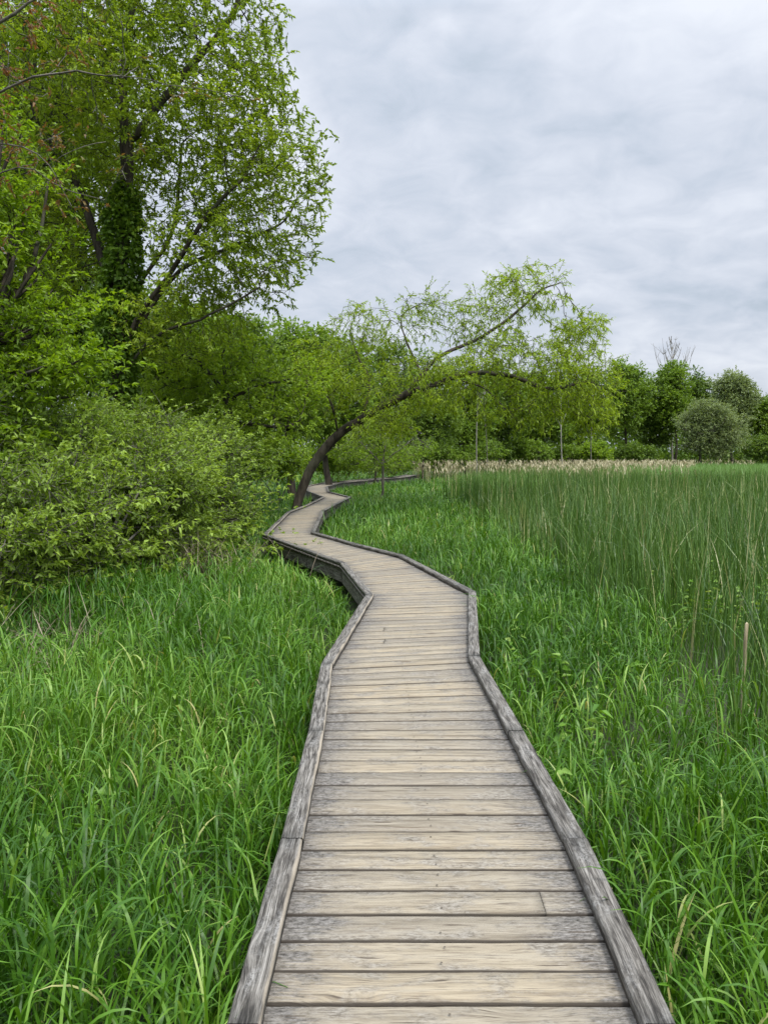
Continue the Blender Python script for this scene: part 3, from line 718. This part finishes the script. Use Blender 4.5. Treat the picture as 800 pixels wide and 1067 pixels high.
def colony_tree(name, base_px, chains, ells, natt, label, cat, leafm, barkm, rmax, leaf=(.11, .045), nl=8, step=.3, infl=2.2, kill=.45, dens=1.3, thr=.03, leafr=.02, tip=.006, group=None, hang=0.0, twig=.16, droop=.2, quads=False, extra=None, dcl=.6):
    loc = chains[0][0]; root = empty(name, (loc[0], loc[1], loc[2]), label, cat, group)
    NA, par = colonize(chains, ell(ells, natt), step, infl, kill)
    r, child = radii(NA, par, tip, rmax=rmax)
    wb = wood(NA, par, r, root, barkm, thr)
    k = np.where((r < leafr) & (par >= 0))[0]; d = nrm(NA[k] - NA[par[k]])
    cl = vnoise(NA[k][:, 0] * 2, NA[k][:, 2] * 2 + NA[k][:, 1], dcl, 3)
    rep = rng.poisson(dens * (.6 + .8 * cl) * np.where(child[k] == 0, 2.0, 1.0)); pos = np.repeat(NA[k], rep, 0) + rng.normal(0, .08, (rep.sum(), 3)); dd = np.repeat(d, rep, 0)
    dd = nrm(dd + np.array([0, 0, -hang]) + rng.normal(0, .35, dd.shape)); 
    bag = Bag(); tw = wb
    sprigs(bag, tw, pos, dd, nl, leaf[0], leaf[1], twig=twig, droop=droop, rndb=np.repeat(np.clip(.15 + .5 * cl, 0, 1), rep), quads=quads)
    if extra: extra(root, bag, tw, NA, par, r)
    bag.obj('crown', leafm, root); wb.obj('trunk', barkm, root, smooth=True)
    return root
def clump_tree(name, base, ells, nclump, crad, label, cat, leafm, barkm, trunk_r=.15, leaf=(.12, .06), nspr=18, nl=7, group=None, stems=1, twig=.3, quads=True, fork=.35, up=.8, droop=.15, stemr=None, bare=0, shoots=0, shl=1.0):
    """a trunk (or several stems), limbs to noisy foliage clumps, sprigs of leaves filling each clump"""
    base = np.asarray(base, float); root = empty(name, base, label, cat, group)
    cen = ell(ells, nclump); wb, bag = Bag(), Bag(); tw = wb; mid = cen.mean(0)
    tops = []
    for s in range(stems):
        a = base + (np.r_[rng.normal(0, .25, 2), 0] if stems > 1 else 0)
        tgt = mid * [1, 1, 1] if stems == 1 else cen[rng.integers(len(cen))]
        b = a + (tgt - a) * (.85 if stems == 1 else .9); m1 = a + (b - a) * .5 + rng.normal(0, .04, 3) * np.linalg.norm(b - a)
        ln = smooth_line([a - [0, 0, .15], m1, b], 9); rr_ = np.linspace(1, .3, 9) * trunk_r / math.sqrt(stems); poly_tube(wb, ln, rr_, 8 if trunk_r > .1 else 5); tops.append(ln)
    T = np.concatenate(tops)
    lb = wb
    for c in cen:
        dv = np.linalg.norm(T - c, axis=1) + np.maximum(0, T[:, 2] - c[2]) * 2.0; i = int(dv.argmin()); a = T[i]; dl = np.linalg.norm(c - a)
        m1 = (a + c) / 2 + rng.normal(0, .06, 3) * dl + np.array([0, 0, -.06 * dl]); ln = smooth_line([a, m1, c], 5)
        r0 = min(trunk_r * .5, .012 + .02 * dl); poly_tube(lb, ln, np.linspace(r0, r0 * .3, 5), 4)
    n = len(cen); cr = crad * rng.uniform(.6, 1.35, n); crn = rng.uniform(0, .6, n)
    ns = nspr; v = nrm(rng.normal(size=(n, ns, 3)) + np.array([0, 0, .25])); rad = rng.random((n, ns, 1)) ** .5
    pos = cen[:, None] + v * rad * cr[:, None, None] * np.array([1.15, 1.15, .75]); dd = v + rng.normal(0, .3, v.shape)
    sprigs(bag, tw, pos.reshape(-1, 3), dd.reshape(-1, 3), nl, leaf[0], leaf[1], twig=twig, rndb=np.repeat(crn, ns), quads=quads, up=up, droop=droop)
    if shoots:
        i = rng.integers(n, size=shoots); a = cen[i]; o = nrm(a - mid + rng.normal(0, .25, a.shape)); sl = rng.uniform(.35, .85, shoots)[:, None] * shl
        dirn = nrm(o * [1, 1, .5] + [0, 0, .75] + rng.normal(0, .25, a.shape)); lastp = a
        for q in range(1, 8):
            t = q / 7; p = a + dirn * sl * t + o * [1, 1, 0] * sl * .5 * t * t - np.array([0, 0, .22]) * sl * t * t
            dq = nrm(p - lastp); V_, F_ = tubes(lastp, p, dq, dq, np.full(shoots, .006 * (1.2 - t)), np.full(shoots, .006 * (1.06 - t)), 3); wb.add(V_, F_); lastp = p
            sprigs(bag, None, p, dq, 5, leaf[0] * 1.15, leaf[1] * 1.1, twig=.06, rndb=np.clip(crn[i] + .25, 0, 1), quads=quads, up=up, droop=droop)
    for j in range(bare):   # bare dead shoots
        c = cen[rng.integers(n)]; e = c + np.r_[rng.normal(0, .3, 2), rng.uniform(.4, .9)]; poly_tube(lb, smooth_line([c, (c + e) / 2 + rng.normal(0, .05, 3), e], 4), [.008, .006, .004, .002], 3)
    wb.obj('trunk' if stems == 1 else 'stems', barkm, root, smooth=True); bag.obj('crown' if cat == 'tree' else 'foliage', leafm, root)
    return root
def gb(u, d, dz=0.0):
    x = (u - U0) / FPX * d; return np.array((x, d, float(ground_z(x, d)) + dz))

# --- the big ash on the left, its trunk wrapped in ivy
D1 = 17.0
tr = [gb(118, D1), P(119, 450, D1), P(120, 380, D1), P(124, 310, D1), P(128, 240, D1), P(133, 170, D1), P(128, 90, D1), P(140, 0, D1)]
ch = [tr, [P(122, 385, D1), P(145, 330, D1 - .3), P(178, 285, D1 - .5), P(215, 225, D1 - .6), P(250, 190, D1 - .6)],
      [P(121, 400, D1), P(160, 352, D1 - .4), P(215, 330, D1 - .7), P(270, 300, D1 - .6)],
      [P(124, 350, D1), P(150, 290, D1 + .4), P(180, 240, D1 + .8), P(190, 150, D1 + 1)],
      [P(124, 320, D1), P(100, 250, D1 + .3), P(80, 190, D1 + .5), P(40, 130, D1 + .5)],
      [P(122, 375, D1), P(158, 320, D1 + .3), P(190, 280, D1 + .5), P(235, 260, D1 + .6), P(290, 235, D1 + .5)],
      [P(135, 150, D1), P(190, 80, D1), P(240, 20, D1), P(255, -30, D1)]]
el1 = [(200, 120, D1, 2.4, 2.4, 2.6), (268, 190, D1, 1.75, 1.8, 2.1, 1.3), (235, 45, D1, 1.5, 2, 1.7), (240, 265, D1, 2.0, 1.8, 1.4, 1.4), (105, 60, D1, 2.4, 2.4, 2.4), (55, 170, D1 + 1, 2.4, 2.4, 2.8, .8),
       (150, -80, D1, 2.6, 2.6, 1.8, .6), (318, 150, D1, .5, .5, .6), (305, 250, D1, .5, .6, .8), (255, 60, D1, .9, 1, 1.3), (190, 340, D1, 1.6, 1.5, .9), (20, 260, D1 + 1, 1.5, 2, 1.6)]
def ivy(root, bag, tw, NA, par, r):
    t = smooth_line(tr[:5] + [P(131, 195, D1)], 120); n = 5200; i = rng.integers(0, 120, n); a = rng.uniform(0, 6.283, n); fr = i / 120
    rad = (.10 + .30 * vnoise(fr * 20, a, 1.0) * (1 - .5 * fr) + .16 * rng.random(n)) * np.where(fr > .85, (1 - fr) / .15 + .2, 1)
    d = np.stack([np.cos(a), np.sin(a), rng.normal(0, .3, n)], 1); b = Bag()
    sprigs(b, None, t[i] + d * rad[:, None], d + [0, 0, -.2], 3, .10, .08, twig=.12, rndb=np.clip(.2 + .5 * vnoise(fr * 30, a, 1.2, 2), 0, 1) * .8, quads=True, up=.4)
    b.obj('ivy', M['lf_ivy'], root)
colony_tree('ash_tree', None, ch, el1, 9500, 'tallest tree at the left, thick trunk wrapped in dark ivy, light leaves against the sky', 'tree', M['lf_ash'], M['bark'], .22, leaf=(.10, .045), nl=10, dens=1.35, step=.23, kill=.25, infl=1.6, extra=ivy, tip=.0045, twig=.26)

# --- leaning willow over the boardwalk
D2 = 23.5
wt = [gb(306, D2), P(310, 524, D2), P(320, 496, D2), P(337, 469, D2), P(356, 450, D2), P(376, 438, D2 - .2), P(399, 423, D2 - .4), P(428, 408, D2 - .6)]
wch = [wt, [P(425, 409, D2 - .6), P(440, 390, D2 - .6), P(458, 371, D2 - .5), P(498, 353, D2 - .4), P(534, 329, D2 - .3), P(561, 304, D2 - .2), P(585, 294, D2)],
       [P(428, 408, D2 - .6), P(455, 400, D2 - .8), P(489, 389, D2 - 1), P(534, 392, D2 - 1.1), P(570, 405, D2 - 1), P(610, 398, D2 - 1)],
       [P(475, 395, D2 - .9), P(505, 405, D2 - 1.3), P(525, 425, D2 - 1.4)],
       [P(376, 438, D2 - .2), P(385, 400, D2), P(372, 370, D2 + .3), P(365, 345, D2 + .3)],
       [P(440, 390, D2 - .6), P(425, 360, D2), P(418, 330, D2 + .4), P(440, 315, D2 + .4)],
       [P(352, 452, D2), P(345, 420, D2 - .5), P(330, 400, D2 - .8)]]
wel = [(550, 300, D2, 1.3, 1.0, .75), (600, 345, D2, 1.0, 1.0, .65), (500, 335, D2, 1.4, 1.0, .8), (440, 325, D2, 1.3, 1.0, .7), (375, 350, D2, 1.1, 1.0, 1.1), (345, 400, D2 - .4, 1.3, 1.2, .9),
       (440, 400, D2 - 1, 2.0, 1.3, .9, 1.2), (540, 378, D2 - 1, 1.9, 1.2, .8, 2.2), (600, 398, D2 - 1, 1.3, 1.1, 1.1, 2.6), (545, 420, D2 - 1.2, 1.6, 1, .8, 1.2), (615, 425, D2 - 1, .8, .8, .9, 1.3), (400, 440, D2 - .8, 1.0, 1, .5), (330, 375, D2 + .5, .9, .9, .8)]
colony_tree('willow_tree', None, wch, wel, 7600, 'willow with a bare trunk leaning right across the boardwalk and fine drooping yellow green leaves', 'tree', M['lf_willow'], M['bark'], .15, leaf=(.14, .034), nl=10, dens=1.5, step=.24, kill=.27, infl=1.6, hang=.35, twig=.34, thr=.03, tip=.004, droop=.35, quads=True)

# --- tree between the two, dark low limbs reaching right
D3 = 19.5
cht = [[gb(238, D3), P(238, 440, D3), P(235, 400, D3), P(232, 370, D3)], [P(236, 455, D3), P(255, 450, D3 - .5), P(262, 465, D3 - .7), P(275, 478, D3 - .8)], [P(236, 440, D3), P(265, 442, D3 - .6), P(295, 445, D3 - .9), P(312, 438, D3 - .9)], [P(236, 420, D3), P(262, 405, D3 - .2), P(300, 395, D3 - .2)], [P(236, 410, D3), P(210, 380, D3), P(190, 370, D3)]]
colony_tree('box_elder', None, cht, [(250, 385, D3, 1.5, 1.4, .9), (300, 400, D3 - .3, 1.2, 1.2, .8), (290, 440, D3 - .6, 1.1, 1, .6), (205, 385, D3, 1.3, 1.3, 1.0), (180, 420, D3, 1, 1, .9), (230, 350, D3 + .3, 1.0, 1, .6), (240, 430, D3 - .5, 1.2, 1, .7)], 3200,
            'yellow green tree with dark low limbs between the ivy clad tree and the leaning willow', 'tree', M['lf_bright'], M['bark'], .13, leaf=(.11, .05), nl=9, dens=1.5, step=.2, kill=.25, infl=1.5, thr=.025)
# --- young willow in front of the far boardwalk
D4 = 31.0
chs = [[gb(398, D4), P(399, 500, D4), P(399, 480, D4), P(402, 460, D4), P(404, 440, D4)], [P(399, 485, D4), P(380, 465, D4), P(365, 450, D4)], [P(400, 480, D4), P(425, 462, D4), P(438, 450, D4)]]
colony_tree('sapling', None, chs, [(400, 452, D4, 1.5, 1.4, .85), (370, 468, D4, 1.1, 1, .7), (430, 465, D4, 1.0, 1, .7), (410, 432, D4, .8, .8, .5), (400, 480, D4, 1.6, 1.2, .45)], 1500,
            'young bright willow sapling standing before the far end of the boardwalk', 'tree', M['lf_bright'], M['bark_grey'], .055, leaf=(.13, .045), nl=8, dens=1.3, step=.22, kill=.27, infl=1.6, thr=.02, quads=True, twig=.3)

# --- overhanging branches of a tree standing just outside, upper left
D5 = 8.0
def Q(u, v, d=D5): return P(u, v, d)
cho = [[gb(-215, D5), Q(-215, 400), Q(-205, 260), Q(-195, 120), Q(-180, 0)], [Q(-205, 200), Q(-80, 150), Q(20, 85, 7.8), Q(110, 78, 7.6), Q(200, 92, 7.4), Q(255, 102, 7.3)],
       [Q(-205, 260), Q(-60, 210), Q(20, 175, 8.2), Q(70, 200, 8.2), Q(110, 208, 8.3)], [Q(-195, 130), Q(-60, 60), Q(20, 10), Q(60, -10)], [Q(-150, 170), Q(-20, 150), Q(40, 160), Q(75, 215, 8)]]
colony_tree('overhanging_tree', None, cho, [(-60, 60, D5, 1.2, 1.2, .9), (20, 40, D5, .9, .9, .5), (90, 45, D5 - .3, .8, .7, .45), (40, 110, D5, 1.0, .9, .5), (115, 130, D5, .5, .5, .35, .8), (-80, 180, D5, 1.2, 1.2, 1), (60, 190, D5, .8, .6, .3, .5), (-40, -60, D5, 1.5, 1.3, .8)], 620,
            'bare thin branches with reddish young leaves reaching in at the upper left corner', 'tree', M['lf_red'], M['bark_grey'], .05, leaf=(.055, .026), nl=7, dens=.9, step=.16, kill=.24, infl=1.1, thr=.02, leafr=.010, tip=.0035, twig=.11)

# --- leafy box elder at the left edge
clump_tree('box_elder', gb(-60, 10.5), [(-40, 330, 10.5, 1.3, 1.3, 1.6), (35, 345, 10.5, .85, 1.0, .7), (20, 270, 10.8, .7, .9, .8), (60, 390, 10.3, .75, .8, .55), (-10, 180, 11, .8, 1, 1.2), (15, 430, 10, 1.0, .8, .7)], 120, .34,
           'box elder with broad bright leaflets filling the left edge above the thicket', 'tree', M['lf_elder'], M['bark'], .13, leaf=(.085, .042), nspr=24, nl=8, twig=.16, quads=False, shoots=80)

# --- thicket shrubs along the left bank
th = [((-10, 8.2), [(10, 560, 8.2, 1.0, .9, .75)], 'dense leafy shrub at the left edge of the thicket, nearest the camera'),
      ((75, 9.6), [(80, 540, 9.6, 1.0, 1.0, .95)], 'olive green shrub with brown twigs, second along the thicket from the left edge'),
      ((150, 10.8), [(150, 530, 10.8, 1.05, 1.0, 1.0)], 'rounded grey green shrub in the middle of the thicket, below the ivy clad trunk'),
      ((205, 13.0), [(205, 530, 12.8, .85, .9, .9)], 'low rounded shrub at the right end of the thicket, beside the boardwalk bend'),
      ((40, 11.5), [(40, 470, 11.5, 1.2, 1.1, .75)], 'tall shrub behind the nearest one, under the box elder at the left'),
      ((120, 13.2), [(120, 470, 13.2, 1.2, 1.1, .9)], 'tall shrub standing before the foot of the ivy clad trunk'),
      ((200, 15.5), [(200, 485, 15.5, 1.1, 1.1, .9)], 'shrub at the back of the thicket, under the low dark limbs'),
      ((-60, 9.5), [(-60, 500, 9.5, 1.0, 1.0, 1.3)], 'shrub mostly cut off by the left edge of the picture')]
proto_mats = ['lf_thicket', 'lf_thicket', 'lf_thicket', 'lf_thicket', 'lf_mid', 'lf_thicket', 'lf_thicket', 'lf_mid']
for i, ((u, d), e, lab) in enumerate(th):
    clump_tree('shrub', gb(u, d), e + [(e[0][0], e[0][1] + 55, e[0][2], e[0][3] * .95, e[0][4] * .8, .45, .9)], 85, .24, lab, 'shrub', M[proto_mats[i]], M['bark_grey'], .07, leaf=(.068, .030), nspr=34, nl=9, stems=9, twig=.19, quads=(i > 3), group='shrubs of the left thicket', bare=8, shoots=170, shl=1.25)

# --- trees and bushes behind, left and middle
bgl = [('lf_mid', (30, 28), [(30, 120, 28, 4.0, 2, 4.0), (70, 40, 28, 3.5, 2, 3.0, .6)], 150, 'tall thin leafed tree behind the ash in the upper left corner'),
       ('lf_dark', (60, 24), [(60, 330, 24, 3.5, 2, 3.0), (60, 200, 24, 2.6, 2, 2.0, .6)], 190, 'dark tree behind the ivy clad trunk at the left'),
       ('lf_mid', (175, 25), [(170, 400, 25, 2.6, 2, 2.2), (175, 340, 25, 1.8, 1.5, 1.0)], 150, 'green tree right behind the ivy clad trunk, seen below its crown'),
       ('lf_dark', (235, 30), [(225, 400, 30, 2.6, 2, 2.6), (240, 370, 30, 1.6, 2, 1.2)], 140, 'dark tree behind the low dark limbs, left of the leaning trunk'),
       ('lf_mid', (305, 34), [(300, 400, 34, 2.6, 2, 2.6), (310, 370, 34, 1.6, 1.5, 1.2)], 150, 'leafy tree behind the base of the leaning willow trunk'),
       ('lf_mid', (345, 42), [(345, 410, 42, 2.8, 2, 3.4)], 130, 'green tree further back, right behind the leaning trunk'),
       ('lf_dark', (390, 50), [(395, 415, 50, 3.2, 2, 3.8)], 130, 'dark tree behind the young sapling'),
       ('lf_dark', (440, 58), [(440, 420, 58, 3.2, 2, 3.7)], 120, 'dark tree behind the middle of the willow crown'),
       ('lf_mid', (485, 66), [(480, 425, 66, 3.3, 2, 4.0)], 120, 'tree behind the willow crown, left of the pale bare trunks')]
for mt, (u, d), e, n, lab in bgl:
    clump_tree('broadleaf_tree', gb(u, d), e, n, .50 + d * .004, lab, 'tree', M[mt], M['bark'], .22 if d < 50 else .09, leaf=(.13 + d * .0012, .075 + d * .0007), nspr=26, nl=7, twig=.34, group='trees of the wood behind the boardwalk')
low = [('lf_bright', (290, 27), [(285, 480, 27, 1.2, 1, .55)], 'low bright bush at the foot of the wood, left of the leaning trunk'),
       ('lf_mid', (250, 23), [(248, 480, 23, 1.3, 1, .7)], 'bush in the gap between thicket and grass, under the low limbs'),
       ('lf_bright', (345, 46), [(345, 480, 46, 2.2, 1, .9)], 'wide yellow green bush behind the bend of the boardwalk'),
       ('lf_mid', (395, 56), [(395, 478, 56, 2.8, 1, 1.1)], 'bush behind the far end of the boardwalk'),
       ('lf_mid', (450, 64), [(455, 476, 64, 3.6, 1, 1.2)], 'wide bush at the left end of the dry reeds')]
for mt, (u, d), e, lab in low:
    clump_tree('bush', gb(u, d), e, 60, .3 + d * .004, lab, 'bush', M[mt], M['bark_grey'], .06, leaf=(.10 + d * .0012, .05 + d * .0006), nspr=22, nl=7, stems=5, twig=.28, group='bushes below the wood')

# --- far tree line across the marsh
far = [('lf_dark', 520, 78, [(520, 425, 78, 3.6, 2, 4.6)], 'dark tree of the far line, behind the pale bare trunks under the willow crown'),
       ('lf_mid', 560, 84, [(560, 430, 84, 3.6, 2, 4.6)], 'far tree behind the right part of the willow crown'),
       ('lf_dark', 600, 90, [(600, 425, 90, 4.2, 2.5, 5.2)], 'far dark tree above the round light bush'),
       ('lf_mid', 648, 94, [(648, 420, 94, 3.6, 2.5, 4.6), (650, 388, 94, 2.0, 2, 1.3)], 'far tree with a ragged top just right of the willow crown'),
       ('lf_dark', 680, 98, [(680, 430, 98, 3.8, 2.5, 5.0)], 'far dark tree left of the bare snag'),
       ('lf_mid', 700, 96, [(700, 420, 96, 2.2, 2, 4.0), (700, 395, 96, 1.5, 1.5, 2.0)], 'slender far tree around the bare snag'),
       ('lf_dark', 728, 104, [(728, 430, 104, 2.6, 2, 4.5), (724, 400, 104, 1.0, 1, 2.2)], 'pointed dark far tree right of the bare snag'),
       ('lf_sage', 765, 100, [(765, 425, 100, 2.6, 2.5, 4.4), (760, 402, 100, 1.9, 2, 1.7)], 'tall far tree with a rounded grey green top'),
       ('lf_mid', 800, 102, [(800, 445, 102, 3.2, 2.5, 4.0), (790, 420, 102, 1.6, 2, 1.4)], 'far tree at the right edge of the picture')]
for mt, u, d, e, lab in far:
    clump_tree('broadleaf_tree', gb(u, d), e, 150, .85, lab, 'tree', M[mt], M['bark'], .24, leaf=(.26, .16), nspr=26, nl=7, twig=.45, up=.3, group='trees of the far line')
clump_tree('willow_bush', gb(735, 90), [(740, 450, 90, 4.4, 2, 3.0), (735, 436, 90, 2.6, 2, 2.4)], 210, .75, 'broad grey green willow bush before the far trees at the right', 'bush', M['lf_sage'], M['bark_grey'], .15, leaf=(.26, .08), nspr=30, nl=7, stems=7, twig=.5)
for (u, v, d, rx, rz, mt, lab) in ((620, 471, 84, 1.6, 1.1, 'lf_bright', 'round light yellow green bush before the far trees'), (590, 474, 86, 1.9, 1.0, 'lf_mid', 'low bush left of the round light bush'), (662, 473, 88, 2.6, 1.2, 'lf_dark', 'low dark bush right of the round light bush'),
                                (545, 472, 80, 3.4, 1.3, 'lf_mid', 'long low bush below the right part of the willow crown'), (500, 473, 74, 2.8, 1.3, 'lf_mid', 'low bush at the foot of the pale bare trunks'), (795, 468, 92, 3.0, 1.6, 'lf_dark', 'dark bush at the right edge of the far line')):
    clump_tree('bush', gb(u, d), [(u, v, d, rx, 1.2, rz)], 80, .5, lab, 'bush', M[mt], M['bark_grey'], .08, leaf=(.22, .12), nspr=22, nl=6, stems=5, twig=.35, group='low bushes of the far line')
# a continuous far wood closes the gaps behind the line
def far_wood():
    bag = Bag(); n = 80000; x = rng.uniform(-75, 150, n); y = 112 + np.abs(x) * .03 + rng.uniform(0, 14, n)
    H = 7.2 + 2.2 * vnoise(x, y * 0, .30, 2) + 1.2 * vnoise(x, y * 0, .9, 5); z = np.where(rng.random(n) < .35, rng.random(n) * 3.0, rng.random(n) ** .8 * H)
    H2 = 15 * np.clip((-x - 12) / 30, 0, 1); z = z * (1 + H2 / 9)
    pos = np.stack([x, y, z], 1); leaf_quads(bag, pos, rng.normal(size=(n, 3)), rng.uniform(.5, 1.0, n), rng.uniform(.35, .6, n), np.clip(.2 + .4 * vnoise(x, z * 2, .8) + rng.normal(0, .15, n), 0, 1), up=0)
    tag(bag.obj('far_wood', M['lf_dark']), 'continuous dark wood behind the far line of trees', 'wood', kind='stuff')
far_wood()

# --- bare pale trunks and the dead snag
def bare_tree(name, u, d, vt, label, group, nlimb=7, r0=.12, mat='bark_pale', spread=.35, vb=None):
    base = gb(u, d); root = empty(name, base, label, 'tree', group); top = P(u + rng.uniform(-3, 3), vt, d); b = Bag(); br = b; r0 *= .62
    ln = smooth_line([base, base * .6 + top * .4 + np.r_[rng.normal(0, .12, 2), 0], base * .25 + top * .75 + np.r_[rng.normal(0, .15, 2), 0], top], 14); poly_tube(b, ln, np.linspace(r0, r0 * .12, 14), 7)
    for j in range(nlimb):
        i = int(14 * rng.uniform(.45, .92)); a = ln[i]; az = rng.uniform(0, 6.28); l = (top[2] - a[2]) * rng.uniform(.5, .95)
        e = a + np.array([math.cos(az) * l * spread, math.sin(az) * l * spread, l]); m1 = (a + e) / 2 + np.array([math.cos(az), math.sin(az), 0]) * l * .08
        s = smooth_line([a, m1, e], 7); poly_tube(br, s, np.linspace(r0 * .4, .012, 7), 4)
        for q in range(5):
            a2 = s[int(rng.integers(2, 6))]; e2 = a2 + np.r_[rng.normal(0, .3, 2), rng.uniform(.4, 1.0)] * l * .3; poly_tube(br, smooth_line([a2, (a2 + e2) / 2 + rng.normal(0, .04, 3), e2], 4), [.03, .022, .016, .01], 3)
    b.obj('trunk', M[mat], root, smooth=True)
bare_tree('dead_snag', 700, 99.5, 350, 'leafless grey snag with upright twigs rising above the far trees', None, 26, .22, 'bark_pale', .42)
bare_tree('bare_trunk', 497, 60, 392, 'pale bare trunk under the willow crown, leftmost of the pale trunks', 'pale bare trunks under the willow crown', 4, .10, 'bark_pale')
bare_tree('bare_trunk', 507, 63, 405, 'thin pale bare trunk beside the leftmost pale one', 'pale bare trunks under the willow crown', 3, .08, 'bark_grey')
bare_tree('bare_trunk', 586, 72, 398, 'pale bare trunk behind the right part of the willow crown', 'pale bare trunks under the willow crown', 5, .12, 'bark_pale')
bare_tree('bare_trunk', 616, 80, 405, 'slim grey bare trunk above the round light bush', 'pale bare trunks under the willow crown', 5, .11, 'bark_grey')

# --- wooden stake in the cattails
def stake():
    d = 4.6; b = ((779 - U0) / FPX * d, d); top = P(777.5, 650, d)
    root_loc = np.array((b[0], b[1], float(ground_z(*b)) - .2))
    bag = Bag(); sides = 4; ln = np.stack([root_loc + (top - root_loc) * t for t in np.linspace(0, 1, 12)]); ln[1:-1, :2] += rng.normal(0, .0015, (10, 2))
    poly_tube(bag, ln, np.linspace(.0135, .012, 12), 4)
    V = bag.v[0]; V2 = np.concatenate([V, [V[-4:].mean(0) + [0, 0, .012]]]); n = len(V)
    caps = np.array([[n - 4, n - 3, n], [n - 3, n - 2, n], [n - 2, n - 1, n], [n - 1, n - 4, n]])
    uv = np.c_[V2[:, 2], V2[:, 0] * 3]
    root = mesh_obj('stake', V2 - root_loc, [bag.q[0], caps], M['stake'], None, {'edge': np.ones(n + 1), 'rnd': np.full(n + 1, .5)}, uv)
    root.location = root_loc.tolist(); tag(root, 'thin tan wooden stake standing upright in the cattails at the right edge', 'stake')
def stake_mat():
    m, nt = new_mat('tan stake wood'); tc = N(nt, 'ShaderNodeTexCoord'); mp = N(nt, 'ShaderNodeMapping'); mp.inputs['Scale'].default_value = (60, 60, 4)
    L(nt, tc.outputs['Object'], mp.inputs[0]); a = N(nt, 'ShaderNodeTexNoise'); a.inputs['Scale'].default_value = 1; a.inputs['Detail'].default_value = 4; L(nt, mp.outputs[0], a.inputs['Vector'])
    p = N(nt, 'ShaderNodeBsdfPrincipled'); L(nt, ramp(nt, a.outputs[0], [(.35, (.20, .16, .09)), (.6, (.38, .32, .20))]), p.inputs['Base Color']); p.inputs['Roughness'].default_value = .8
    o = N(nt, 'ShaderNodeOutputMaterial'); L(nt, p.outputs[0], o.inputs[0]); return m
M['stake'] = stake_mat(); stake()
